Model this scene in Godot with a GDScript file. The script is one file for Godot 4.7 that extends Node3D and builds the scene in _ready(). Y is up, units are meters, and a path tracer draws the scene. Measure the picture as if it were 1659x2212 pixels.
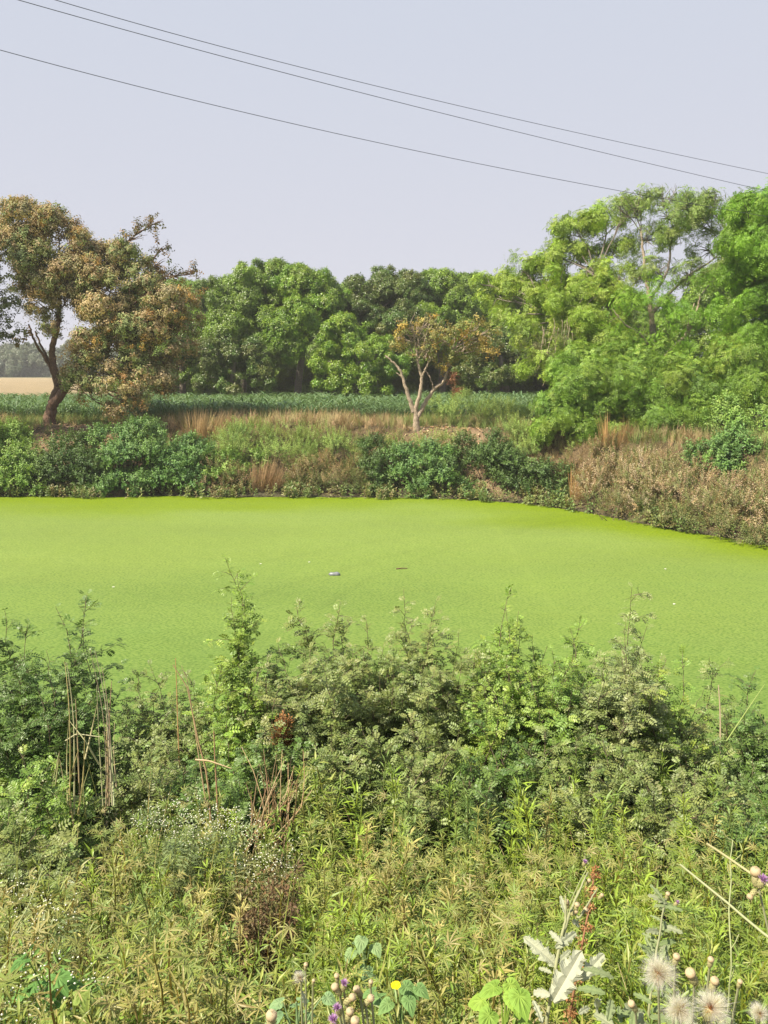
extends Node3D

const FOCAL := 1703.0                      # the photograph's focal length, in pixels of a 1659 x 2212 frame
const EYE := Vector3(0, 4.5, 0)            # metres above the pond
const PITCH := 0.178
const SHORE := [[-90.0, 29.0], [-12.0, 28.2], [0.0, 28.0], [3.0, 27.5], [5.0, 26.4], [6.6, 24.6], [8.2, 22.1], [10.0, 20.2], [14.0, 16.5], [20.0, 10.0], [26.0, 3.0], [40.0, -8.0], [90.0, -30.0]]

var rng := RandomNumberGenerator.new()
var lumps := FastNoiseLite.new()
var used := {}
var mats := {}


# ---------------------------------------------------------------- small helpers
func rf(a: float, b: float) -> float:
	return rng.randf_range(a, b)


func rdir() -> Vector3:
	var y := rf(-1, 1)
	var a := rf(0, TAU)
	var r := sqrt(1.0 - y * y)
	return Vector3(r * cos(a), y, r * sin(a))


func lin(r: float, g: float, b: float) -> Color:
	return Color(r, g, b)


func srgb(r: float, g: float, b: float) -> Color:
	return Color(r, g, b).linear_to_srgb()


func at(px: float, py: float, d: float) -> Vector3:      # surveyed bearing and distance north -> place
	var u := (px - 829.5) / FOCAL
	var v := (py - 1106.0) / FOCAL
	var t := d / (cos(PITCH) - v * sin(PITCH))
	return EYE + Vector3(u, -v * cos(PITCH) - sin(PITCH), v * sin(PITCH) - cos(PITCH)) * t


func shore(x: float) -> float:
	for i in range(1, SHORE.size()):
		if x <= SHORE[i][0]:
			var k: float = (x - SHORE[i - 1][0]) / (SHORE[i][0] - SHORE[i - 1][0])
			return lerpf(SHORE[i - 1][1], SHORE[i][1], k) + 0.35 * lumps.get_noise_2d(x * 9.0, 3.0)
	return -30.0


func land(x: float, z: float) -> float:
	var s := -z
	var n := 2.9 - clampf(s - 0.2, 0.0, 2.8) * 0.45 - maxf(0.0, s - 3.0) * 0.315 + 0.12 * lumps.get_noise_2d(x * 14.0, z * 14.0)
	n = clampf(n, -1.0, 3.1)
	var e := s - shore(x)
	var f := -1.0
	if e < 0.0:
		f = maxf(-1.0, e * 0.5)
	else:
		f = 0.25 * e + smoothstep(0.6, 4.2, e) * 1.4
		f = minf(f, 2.25 + 0.002 * e) + 0.14 * lumps.get_noise_2d(x * 10.0, z * 10.0) * minf(1.0, e)
	return maxf(n, f)


func numbered(called: String) -> String:
	used[called] = used.get(called, -1) + 1
	return called if used[called] == 0 else "%s_%03d" % [called, used[called]]


func tag(o: Node3D, label: String, category: String, group := "") -> void:
	o.set_meta("label", label)
	o.set_meta("category", category)
	if group:
		o.set_meta("group", group)


func thing(called: String, label: String, category: String, where := Vector3.ZERO, group := "") -> Node3D:
	var o := Node3D.new()
	o.name = numbered(called)
	add_child(o, true)
	o.position = where
	tag(o, label, category, group)
	return o


func put(called: String, mesh: Mesh, mat: Material, parent: Node3D, kind := "") -> MeshInstance3D:
	var m := MeshInstance3D.new()
	m.name = called if parent != self else numbered(called)
	m.mesh = mesh
	if mat:
		m.material_override = mat
	if kind:
		m.set_meta("kind", kind)
	parent.add_child(m, true)
	return m


func scatter(called: String, mesh: Mesh, mat: Material, where: Array, tint: PackedColorArray, parent: Node3D) -> MultiMeshInstance3D:
	var mm := MultiMesh.new()
	mm.transform_format = MultiMesh.TRANSFORM_3D
	mm.use_colors = true
	mm.mesh = mesh
	mm.instance_count = where.size()
	for i in where.size():
		mm.set_instance_transform(i, where[i])
		mm.set_instance_color(i, tint[i])
	var o := MultiMeshInstance3D.new()
	o.name = called if parent != self else numbered(called)
	o.multimesh = mm
	o.material_override = mat
	o.set_meta("kind", "stuff")
	parent.add_child(o, true)
	return o


func frame(dir: Vector3, up := Vector3.UP) -> Basis:      # y along dir, z towards up
	var y := dir.normalized()
	if absf(y.dot(up.normalized())) > 0.985:
		up = Vector3(0.3, 0.2, 0.9)
	var x := y.cross(up).normalized()
	return Basis(x, y, x.cross(y))


# ---------------------------------------------------------------- mesh builder
class Shape:
	var v := PackedVector3Array()
	var n := PackedVector3Array()
	var c := PackedColorArray()
	var ix := PackedInt32Array()
	var smooth := false

	func vert(p: Vector3, col: Color, normal := Vector3.UP) -> int:
		v.append(p)
		c.append(col)
		n.append(normal)
		return v.size() - 1

	func tri(a: int, b: int, d: int) -> void:
		ix.append(a); ix.append(b); ix.append(d)

	# a leaf along local y, its face towards z; width w, curling down by droop radians, folded along the midrib
	func leaf(t: Transform3D, l: float, w: float, droop: float, fold: float, col: Color, segs := 2, widest := 0.8, tip := Color(0, 0, 0, 0)) -> void:
		var y := 0.0
		var z := 0.0
		var last := [-1, -1, -1]
		var end := col if tip.a == 0.0 else tip
		for i in segs + 1:
			var k := float(i) / segs
			var cc := col.lerp(end, k)
			if i == 0 or i == segs:
				var e := vert(t * Vector3(0, y, z), cc)
				if i == segs:
					tri(last[0], e, last[1]); tri(last[1], e, last[2])
				else:
					last = [e, e, e]
			else:
				var h := w * 0.5 * pow(sin(PI * pow(k, widest)), 0.85)
				var a := vert(t * Vector3(-h, y, z + h * fold), cc)
				var b := vert(t * Vector3(0, y, z), cc)
				var d := vert(t * Vector3(h, y, z + h * fold), cc)
				if last[0] == last[2]:
					tri(last[1], a, b); tri(last[1], b, d)
				else:
					tri(last[0], a, last[1]); tri(last[1], a, b); tri(last[1], b, last[2]); tri(last[2], b, d)
				last = [a, b, d]
			var ang := droop * (k + 0.5 / segs)
			y += cos(ang) * l / segs
			z -= sin(ang) * l / segs

	func tube(p: Array, r0: float, r1: float, sides: int, col: Color, power := 1.0, cap := true) -> void:
		var first := v.size()
		var side := Vector3(0.31, 0.2, 0.93)
		for i in p.size():
			var d: Vector3 = (p[mini(i + 1, p.size() - 1)] - p[maxi(i - 1, 0)]).normalized()
			side = (side - d * side.dot(d)).normalized()
			var other := d.cross(side)
			var k := float(i) / (p.size() - 1)
			var r := lerpf(r0, r1, pow(k, power))
			for j in sides:
				var a := TAU * j / sides
				var o := side * cos(a) + other * sin(a)
				vert(p[i] + o * r, col, o)
		for i in p.size() - 1:
			for j in sides:
				var a := first + i * sides + j
				var b := first + i * sides + (j + 1) % sides
				tri(a, a + sides, b); tri(b, a + sides, b + sides)
		if cap:
			var e := vert(p[-1], col, (p[-1] - p[-2]).normalized())
			for j in sides:
				tri(first + (p.size() - 1) * sides + j, e, first + (p.size() - 1) * sides + (j + 1) % sides)

	# a body of revolution round t's y axis: rows of [height, radius, colour]
	func lathe(t: Transform3D, rows: Array, sides: int) -> void:
		var first := v.size()
		for i in rows.size():
			var a0 = rows[maxi(i - 1, 0)]
			var a1 = rows[mini(i + 1, rows.size() - 1)]
			var slope := Vector2(a1[0] - a0[0], a0[1] - a1[1]).normalized()
			for j in sides:
				var a := TAU * j / sides
				var o := Vector3(cos(a), 0, -sin(a))
				vert(t * (o * rows[i][1] + Vector3(0, rows[i][0], 0)), rows[i][2], (t.basis * (o * slope.x + Vector3(0, slope.y, 0))).normalized())
		for i in rows.size() - 1:
			for j in sides:
				var a := first + i * sides + j
				var b := first + i * sides + (j + 1) % sides
				tri(a, a + sides, b); tri(b, a + sides, b + sides)

	func mesh() -> ArrayMesh:
		var arrays := []
		arrays.resize(Mesh.ARRAY_MAX)
		arrays[Mesh.ARRAY_VERTEX] = v
		if smooth:
			arrays[Mesh.ARRAY_NORMAL] = n
		arrays[Mesh.ARRAY_COLOR] = c
		arrays[Mesh.ARRAY_INDEX] = ix
		var m := ArrayMesh.new()
		m.add_surface_from_arrays(Mesh.PRIMITIVE_TRIANGLES, arrays)
		return m


# ---------------------------------------------------------------- materials
func noise_texture(freq: float, kind: int, low: Color, high: Color, size := 512, octaves := 5) -> NoiseTexture2D:
	var f := FastNoiseLite.new()
	f.seed = 11
	f.noise_type = kind
	f.frequency = freq
	f.fractal_octaves = octaves
	var t := NoiseTexture2D.new()
	t.width = size
	t.height = size
	t.seamless = true
	t.noise = f
	var g := Gradient.new()
	g.set_color(0, low)
	g.set_color(1, high)
	t.color_ramp = g
	return t


func leafy(rough: float, through: float, shine := 0.5) -> StandardMaterial3D:
	var m := StandardMaterial3D.new()
	m.vertex_color_use_as_albedo = true
	m.cull_mode = BaseMaterial3D.CULL_DISABLED
	m.roughness = rough
	m.metallic_specular = shine
	if through > 0.0:
		m.backlight_enabled = true
		m.backlight = srgb(through, through, through * 0.55)
	return m


func barky(low: Color, high: Color, relief := 3.0) -> StandardMaterial3D:
	var m := StandardMaterial3D.new()
	m.roughness = 0.9
	m.uv1_triplanar = true
	m.uv1_world_triplanar = true
	m.uv1_scale = Vector3(2.2, 0.7, 2.2)
	m.albedo_texture = noise_texture(0.02, FastNoiseLite.TYPE_SIMPLEX_SMOOTH, low.linear_to_srgb(), high.linear_to_srgb())
	m.heightmap_enabled = true
	m.heightmap_texture = noise_texture(0.03, FastNoiseLite.TYPE_SIMPLEX_SMOOTH, Color.BLACK, Color.WHITE)
	m.heightmap_scale = relief
	return m


# ---------------------------------------------------------------- leaves and sprigs
# leaves in a spiral along a twig; low and high are the leaf angles above level at its foot and its tip
func sprig(count: int, l: float, w: float, stem: float, low: float, high: float, droop: float, fold := 0.35, segs := 2, widest := 0.8, spread := 0.18) -> ArrayMesh:
	var s := Shape.new()
	if stem > 0.12:
		s.tube([Vector3.ZERO, Vector3(0.01, stem * 0.5, 0), Vector3(0, stem, 0)], 0.005, 0.002, 3, lin(0.75, 0.6, 0.4))
	for k in count:
		var f := (k + 0.5) / count
		var a := k * 2.4 + rf(-0.4, 0.4)
		var el := lerpf(low, high, f) + rf(-0.25, 0.25)
		var dir := Vector3(cos(a) * cos(el), sin(el), sin(a) * cos(el))
		var g := 1.0 + rf(-spread, spread)
		var t := Transform3D(frame(dir).rotated(dir.normalized(), rf(-0.5, 0.5)), Vector3(0, stem * f, 0))
		s.leaf(t, l * rf(0.75, 1.15), w * rf(0.8, 1.15), droop * rf(0.5, 1.4), fold, lin(g, g * rf(0.93, 1.05), g * rf(0.8, 1.2)), segs, widest)
	return s.mesh()


func pinnate_into(s: Shape, t: Transform3D, l: float, pairs: int, ll: float, lw: float, bend: float, col: Color) -> void:
	var y := 0.0
	var z := 0.0
	var pts := [t * Vector3.ZERO]
	for k in pairs + 1:
		var f := float(k + 1) / (pairs + 1)
		var ang := bend * f
		y += cos(ang) * l / (pairs + 1)
		z -= sin(ang) * l / (pairs + 1)
		var p := Vector3(0, y, z)
		pts.append(t * p)
		var along := Vector3(0, cos(ang), -sin(ang))
		var size := (0.72 + 0.5 * sin(PI * minf(1.0, f * 0.9))) * rf(0.88, 1.1)
		for side in [-1.0, 1.0]:
			var dir := Vector3(side * 0.9, 0.32, rf(-0.05, 0.3)) if k < pairs else Vector3(0, 1, 0)
			dir = Basis(Vector3.RIGHT, -ang) * dir
			var g := rf(0.82, 1.18)
			s.leaf(t * Transform3D(frame(dir, Vector3(rf(-0.3, 0.3), rf(-0.3, 0.3), 1)), p), ll * size, lw * size, rf(-0.1, 0.5), 0.25, Color(col.r * g, col.g * g, col.b * g * rf(0.85, 1.15)), 2, 1.0)
			if k == pairs:
				break
	s.tube([pts[0], pts[pts.size() / 2], pts[-1]], 0.0011, 0.0006, 3, Color(col.r * 0.9, col.g * 0.85, col.b * 0.8))


func pinnate(l: float, pairs: int, ll: float, lw: float, bend: float) -> ArrayMesh:
	var s := Shape.new()
	pinnate_into(s, Transform3D.IDENTITY, l, pairs, ll, lw, bend, Color.WHITE)
	return s.mesh()


func feathery(count: int, l: float, pairs: int, ll: float, lw: float, stem: float, low: float, high: float, bend: float) -> ArrayMesh:
	var s := Shape.new()
	s.tube([Vector3.ZERO, Vector3(0, stem, 0)], 0.006, 0.003, 3, lin(0.8, 0.65, 0.45))
	for k in count:
		var f := (k + 0.5) / count
		var a := k * 2.4 + rf(-0.3, 0.3)
		var el := lerpf(low, high, f) + rf(-0.2, 0.2)
		pinnate_into(s, Transform3D(frame(Vector3(cos(a) * cos(el), sin(el), sin(a) * cos(el))), Vector3(0, stem * f, 0)), l * rf(0.8, 1.2), pairs, ll, lw, bend * rf(0.5, 1.3), Color.WHITE)
	return s.mesh()


func grass(blades: int, l: float, w: float, lean: float, droop: float) -> ArrayMesh:
	var s := Shape.new()
	for k in blades:
		var a := rf(0, TAU)
		var el := PI / 2 - absf(rng.randfn(0, lean))
		var g := rf(0.7, 1.25)
		s.leaf(Transform3D(frame(Vector3(cos(a) * cos(el), sin(el), sin(a) * cos(el))), Vector3(rf(-0.06, 0.06), 0, rf(-0.06, 0.06))), l * rf(0.5, 1.15), w, droop * rf(0.2, 1.4), 0.3, lin(g, g, g), 4, 0.45, lin(g * 1.15, g * 1.05, g * 0.9))
	return s.mesh()


func corn_mesh() -> ArrayMesh:
	var s := Shape.new()
	s.tube([Vector3.ZERO, Vector3(0, 0.35, 0), Vector3(0, 0.75, 0)], 0.014, 0.006, 4, lin(1, 1, 0.9))
	for k in 8:
		var a := k * PI + rf(-0.5, 0.5)
		var el := rf(0.8, 1.2)
		s.leaf(Transform3D(frame(Vector3(cos(a) * cos(el), sin(el), sin(a) * cos(el))), Vector3(0, 0.1 + 0.08 * k, 0)), rf(0.5, 0.75), 0.065, rf(1.0, 1.9), 0.5, lin(1, 1, 1) * rf(0.8, 1.2), 4, 0.5)
	return s.mesh()


# ---------------------------------------------------------------- crowns
func mixed(palette: Array, k := 0.12) -> Color:
	var c: Color = palette[rng.randi() % palette.size()]
	var g := 1.0 + rf(-k, k)
	return Color(c.r * g * rf(0.93, 1.07), c.g * g, c.b * g * rf(0.9, 1.1))


# lobes are [centre, radius]; sprigs stand in clumps over each lobe's outside
func crown(called: String, lobes: Array, mesh: Mesh, mat: Material, palette: Array, density: float, size: float, up: float, parent: Node3D, o: Vector3, keep := 0.6, squash := 0.85, clump := 0.42) -> void:
	var where := []
	var tint := PackedColorArray()
	for lobe in lobes:
		var r: float = lobe[1]
		var centre: Vector3 = lobe[0]
		for j in int(5 + 4.0 * r * r):
			var d := rdir()
			if d.y < -0.6 and rng.randf() < 0.5:
				d.y = -d.y
			var cc := centre + d * Vector3(1, squash, 1) * r * rf(0.5, 0.8)
			var rc := maxf(0.16, r * clump * rf(0.7, 1.25))
			if j % 4 == 0:                             # ragged shoots beyond the rest
				cc = centre + (d + Vector3.UP * 0.3).normalized() * Vector3(1, squash, 1) * r * rf(0.95, 1.15)
				rc *= 0.5
			var own := mixed(palette, 0.2)
			for i in int(density * rc * rc * 7.5 + 2):
				var e := (rdir() + d * 0.6 + Vector3.UP * 0.2).normalized()
				var p := cc + e * rc * Vector3(1, squash, 1) * rf(0.55, 1.08)
				var axis := (e + Vector3.UP * up + rdir() * 0.45).normalized()
				where.append(Transform3D(frame(axis, rdir()).scaled(Vector3.ONE * size * rf(0.7, 1.25)), p - o))
				var c := own if rng.randf() < keep else mixed(palette)
				var g := rf(0.85, 1.15)
				tint.append(Color(c.r * g, c.g * g, c.b * g))
	scatter(called, mesh, mat, where, tint, parent)


func wander(a: Vector3, b: Vector3, wiggle: float, steps: int, sag := 0.0) -> Array:
	var p := []
	var l := a.distance_to(b)
	var off := Vector3.ZERO
	for i in steps + 1:
		var k := float(i) / steps
		if i > 0 and i < steps:
			off += rdir() * wiggle * l / steps
		p.append(a.lerp(b, k) + off * (1.0 - pow(k, 6.0)) + Vector3(0, sag * l * sin(PI * k), 0))
	return p


func smooth_path(pts: Array, steps: int, jitter := 0.0) -> Array:
	var c := Curve3D.new()
	for i in pts.size():
		var g: Vector3 = (pts[mini(i + 1, pts.size() - 1)] - pts[maxi(i - 1, 0)]) / 6.0
		c.add_point(pts[i], -g, g)
	var out := []
	for i in steps + 1:
		var q := c.sample_baked(c.get_baked_length() * i / steps)
		out.append(q + (rdir() * jitter if i > 0 and i < steps else Vector3.ZERO))
	return out


func limb(called: String, pts: Array, r0: float, r1: float, mat: Material, parent: Node3D, o: Vector3, sides := 9, jitter := 0.02) -> Array:
	var path := smooth_path(pts, maxi(6, pts.size() * 5), jitter)
	var s := Shape.new()
	s.smooth = true
	var local := []
	for p in path:
		local.append(p - o)
	s.tube(local, r0, r1, sides, Color.WHITE, 0.8)
	put(called, s.mesh(), mat, parent)
	return path


func branches_to(lobes: Array, from: Array, mat: Material, parent: Node3D, o: Vector3, thick := 0.06, twigs := 5) -> void:
	var t := Shape.new()
	t.smooth = true
	for lobe in lobes:
		var best: Vector3 = from[0]
		for p in from:
			if (p.distance_to(lobe[0]) + 0.5 * absf(p.y - lobe[0].y + 0.6 * p.distance_to(lobe[0]))) < (best.distance_to(lobe[0]) + 0.5 * absf(best.y - lobe[0].y + 0.6 * best.distance_to(lobe[0]))):
				best = p
		var path := wander(best, lobe[0], 0.14, 7, 0.06)
		var s := Shape.new()
		s.smooth = true
		var local := []
		for p in path:
			local.append(p - o)
		s.tube(local, thick * clampf(lobe[1], 0.5, 1.5), 0.02, 6, Color.WHITE)
		put("branch", s.mesh(), mat, parent)
		for k in twigs:
			var a: Vector3 = path[4 + k % 4]
			var b: Vector3 = lobe[0] + (rdir() + Vector3.UP * 0.25) * lobe[1] * rf(0.75, 1.1)
			var q := []
			for p in wander(a, b, 0.2, 5, 0.05):
				q.append(p - o)
			t.tube(q, 0.022, 0.006, 4, Color.WHITE)
	if twigs > 0 and lobes.size() > 0:
		put("twigs", t.mesh(), mat, parent, "stuff")


func spots(rows: Array) -> Array:             # [bearing x, bearing y, distance, radius] -> [place, radius]
	var out := []
	for r in rows:
		out.append([at(r[0], r[1], r[2]), r[3]])
	return out


func ground_at(px: float, py: float, d: float) -> Vector3:
	var p := at(px, py, d)
	return Vector3(p.x, land(p.x, p.z) - 0.03, p.z)


# a bush or weed: lobes over a foot on the ground
func bush(called: String, label: String, category: String, rows: Array, kind: String, group := "") -> void:
	var lobes := spots(rows)
	var m := Vector3.ZERO
	for l in lobes:
		m += l[0] / lobes.size()
	var o := Vector3(m.x, land(m.x, m.z), m.z)
	var t := thing(called, label, category, o, group)
	var k = kinds[kind]
	for l in lobes:
		l[1] *= 1.3
	crown("foliage", lobes, k.mesh, k.mat, k.palette, k.density, k.size, k.up, t, o, k.get("keep", 0.5), k.get("squash", 0.8), 0.5)
	for l in lobes:
		var foot := Vector3(l[0].x * 0.75 + m.x * 0.25, 0, l[0].z * 0.75 + m.z * 0.25)
		foot.y = land(foot.x, foot.z)
		var s := Shape.new()
		s.smooth = true
		for j in 3:
			var q := []
			for p in wander(foot + Vector3(rf(-0.1, 0.1), -0.05, rf(-0.1, 0.1)), l[0] + rdir() * l[1] * 0.6, 0.15, 4):
				q.append(p - o)
			s.tube(q, 0.018, 0.006, 4, Color.WHITE)
		put("stem", s.mesh(), mats.twig, t)


var kinds := {}


func tree(called: String, label: String, category: String, foot: Vector3, trunk: Array, r0: float, rows: Array, kind: String, bark: Material, group := "", twigs := 4, thick := 0.07, limbs := []) -> Node3D:
	var o := foot
	var t := thing(called, label, category, o, group)
	var lobes := spots(rows)
	var path := limb("trunk", trunk, r0, r0 * 0.5, bark, t, o, 10, r0 * 0.1)
	path = path.slice(path.size() / 3)
	for w in limbs:
		var reach := limb("limb", w[0], w[1], w[2], w[3] if w.size() > 3 else bark, t, o)
		path.append_array(reach.slice(reach.size() / 4))
	branches_to(lobes, path, bark, t, o, thick, twigs)
	var k = kinds[kind]
	crown("crown", lobes, k.mesh, k.mat, k.palette, k.density, k.size, k.up, t, o, k.get("keep", 0.6), k.get("squash", 0.85), k.get("clump", 0.42))
	return t


# ---------------------------------------------------------------- the scene
func _ready() -> void:
	rng.seed = 20220413
	lumps.seed = 4
	lumps.noise_type = FastNoiseLite.TYPE_SIMPLEX_SMOOTH
	lumps.frequency = 0.02
	var cam := Camera3D.new()
	cam.name = "camera"
	cam.fov = rad_to_deg(2.0 * atan(1106.0 / FOCAL))
	cam.position = EYE
	cam.rotation.x = -PITCH
	cam.near = 0.05
	cam.far = 3000.0
	add_child(cam)
	cam.current = true
	var sky := ProceduralSkyMaterial.new()
	sky.sky_top_color = Color(0.588, 0.618, 0.67)
	sky.sky_horizon_color = Color(0.652, 0.65, 0.679)
	sky.ground_horizon_color = Color(0.54, 0.53, 0.49)
	sky.ground_bottom_color = Color(0.31, 0.30, 0.25)
	sky.sky_curve = 0.3
	sky.sky_energy_multiplier = 1.0
	sky.ground_energy_multiplier = 0.8
	sky.sun_angle_max = 25.0
	var env := Environment.new()
	env.background_mode = Environment.BG_SKY
	env.sky = Sky.new()
	env.sky.sky_material = sky
	env.tonemap_mode = Environment.TONE_MAPPER_LINEAR
	env.tonemap_exposure = 1.9
	env.sdfgi_enabled = true
	env.ssao_enabled = true
	env.ssil_enabled = true
	env.fog_enabled = true
	env.fog_density = 0.0007
	env.fog_light_color = Color(0.90, 0.90, 0.90)
	var we := WorldEnvironment.new()
	we.name = "world"
	we.environment = env
	add_child(we)
	var sun := DirectionalLight3D.new()
	sun.name = "sun"
	sun.light_energy = 1.6
	sun.light_color = Color(1.0, 0.955, 0.87)
	sun.light_angular_distance = 0.8
	sun.shadow_enabled = true
	add_child(sun)
	sun.look_at_from_position(Vector3(-0.72, 1.0, 0.42) * 50.0, Vector3.ZERO)

	mats.leaf = leafy(0.48, 0.6)
	mats.gloss = leafy(0.36, 0.45, 0.55)
	mats.dull = leafy(0.7, 0.5, 0.35)
	mats.dry = leafy(0.85, 0.3, 0.2)
	mats.fluff = leafy(0.9, 1.0, 0.1)
	mats.twig = barky(lin(0.10, 0.075, 0.045), lin(0.22, 0.17, 0.11))
	mats.brown_bark = barky(lin(0.07, 0.04, 0.025), lin(0.28, 0.17, 0.11), 4.0)
	mats.pale_bark = barky(lin(0.26, 0.20, 0.145), lin(0.56, 0.45, 0.33), 3.0)
	mats.grey_bark = barky(lin(0.10, 0.085, 0.07), lin(0.34, 0.29, 0.23), 3.0)
	make_kinds()
	setting()
	far_trees()
	far_bank()
	wires()
	pond_things()
	near_bank()
	closing_details()


func make_kinds() -> void:
	kinds.mango = {"mesh": sprig(11, 0.21, 0.05, 0.1, -0.35, 0.95, 0.9), "mat": mats.gloss, "palette": [lin(0.163, 0.281, 0.022), lin(0.208, 0.338, 0.0246), lin(0.149, 0.234, 0.0264)], "density": 38.0, "size": 0.98, "up": 0.35, "clump": 0.45}
	kinds.mango_fresh = kinds.mango.duplicate()
	kinds.mango_fresh.palette = [lin(0.187, 0.322, 0.0206), lin(0.151, 0.291, 0.0206), lin(0.22, 0.336, 0.0287)]
	kinds.mango_dull = kinds.mango.duplicate()
	kinds.mango_dull.palette = [lin(0.118, 0.181, 0.0272), lin(0.141, 0.172, 0.0327), lin(0.0941, 0.172, 0.0218)]
	kinds.rust = {"mesh": sprig(9, 0.12, 0.07, 0.3, -0.5, 0.4, 0.7), "mat": mats.dull, "palette": [lin(0.354, 0.322, 0.172), lin(0.425, 0.35, 0.18), lin(0.266, 0.305, 0.135), lin(0.479, 0.368, 0.216), lin(0.354, 0.268, 0.154), lin(0.23, 0.276, 0.108)], "density": 90.0, "size": 1.0, "up": -0.15, "keep": 0.6}
	kinds.orange = kinds.rust.duplicate()
	kinds.orange.palette = [lin(0.47, 0.324, 0.088), lin(0.302, 0.3, 0.11), lin(0.269, 0.276, 0.099), lin(0.246, 0.288, 0.088), lin(0.381, 0.312, 0.11), lin(0.426, 0.36, 0.121)]
	kinds.orange.density = 34.0
	kinds.dark = kinds.rust.duplicate()  # edge tree's leaves, their backlit shade put into the palette
	kinds.dark.palette = [lin(0.0604, 0.0755, 0.0453), lin(0.0903, 0.106, 0.0529)]
	kinds.dark.density = 26.0
	kinds.airy = {"mesh": feathery(6, 0.26, 4, 0.075, 0.03, 0.3, -0.3, 0.7, 0.8), "mat": mats.leaf, "palette": [lin(0.323, 0.472, 0.0533), lin(0.263, 0.413, 0.0427), lin(0.384, 0.493, 0.0749), lin(0.242, 0.354, 0.048)], "density": 40.0, "size": 0.88, "up": 0.1, "keep": 0.5}
	kinds.sparse = kinds.airy.duplicate()
	kinds.sparse.density = 15.0
	kinds.sparse.palette = [lin(0.254, 0.36, 0.0893), lin(0.299, 0.393, 0.1), lin(0.209, 0.329, 0.0669)]
	kinds.dense = kinds.airy.duplicate()
	kinds.dense.density = 50.0
	kinds.dense.palette = [lin(0.208, 0.407, 0.0281), lin(0.176, 0.342, 0.0281), lin(0.245, 0.421, 0.042)]
	kinds.low = kinds.airy.duplicate()
	kinds.low.density = 48.0
	kinds.low.palette = [lin(0.224, 0.365, 0.04), lin(0.181, 0.328, 0.0356), lin(0.265, 0.385, 0.0531), lin(0.161, 0.289, 0.0356)]
	kinds.bush = {"mesh": sprig(10, 0.10, 0.055, 0.26, -0.1, 0.8, 0.6), "mat": mats.leaf, "palette": [lin(0.152, 0.284, 0.0722), lin(0.181, 0.323, 0.0722), lin(0.132, 0.248, 0.0722)], "density": 60.0, "size": 0.95, "up": 0.5}
	kinds.bush_yellow = kinds.bush.duplicate()
	kinds.bush_yellow.palette = [lin(0.243, 0.398, 0.0722), lin(0.203, 0.342, 0.0643), lin(0.284, 0.417, 0.0961)]
	kinds.bush_blue = kinds.bush.duplicate()
	kinds.bush_blue.palette = [lin(0.104, 0.178, 0.0428), lin(0.121, 0.199, 0.0476), lin(0.0862, 0.157, 0.0381)]
	kinds.weed = {"mesh": sprig(16, 0.075, 0.022, 0.42, 0.1, 1.1, 0.5), "mat": mats.dull, "palette": [lin(0.326, 0.458, 0.128), lin(0.375, 0.506, 0.151), lin(0.276, 0.41, 0.116)], "density": 60.0, "size": 0.85, "up": 0.9, "keep": 0.6}
	kinds.weed_tan = kinds.weed.duplicate()
	kinds.weed_tan.palette = [lin(0.486, 0.365, 0.232), lin(0.365, 0.311, 0.174), lin(0.27, 0.297, 0.131), lin(0.567, 0.459, 0.319), lin(0.23, 0.27, 0.109)]
	kinds.weed_tan.keep = 0.3
	kinds.weed_tan.mat = mats.dry
	kinds.creeper = kinds.weed.duplicate()
	kinds.creeper.palette = [lin(0.188, 0.237, 0.0875), lin(0.237, 0.25, 0.1), lin(0.288, 0.25, 0.125), lin(0.138, 0.2, 0.0625)]
	kinds.creeper.keep = 0.3
	kinds.weed_rust = kinds.weed.duplicate()
	kinds.weed_rust.palette = [lin(0.338, 0.25, 0.135), lin(0.286, 0.243, 0.108), lin(0.221, 0.257, 0.0945), lin(0.403, 0.297, 0.189), lin(0.195, 0.243, 0.0878)]
	kinds.weed_rust.mat = mats.dry


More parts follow.
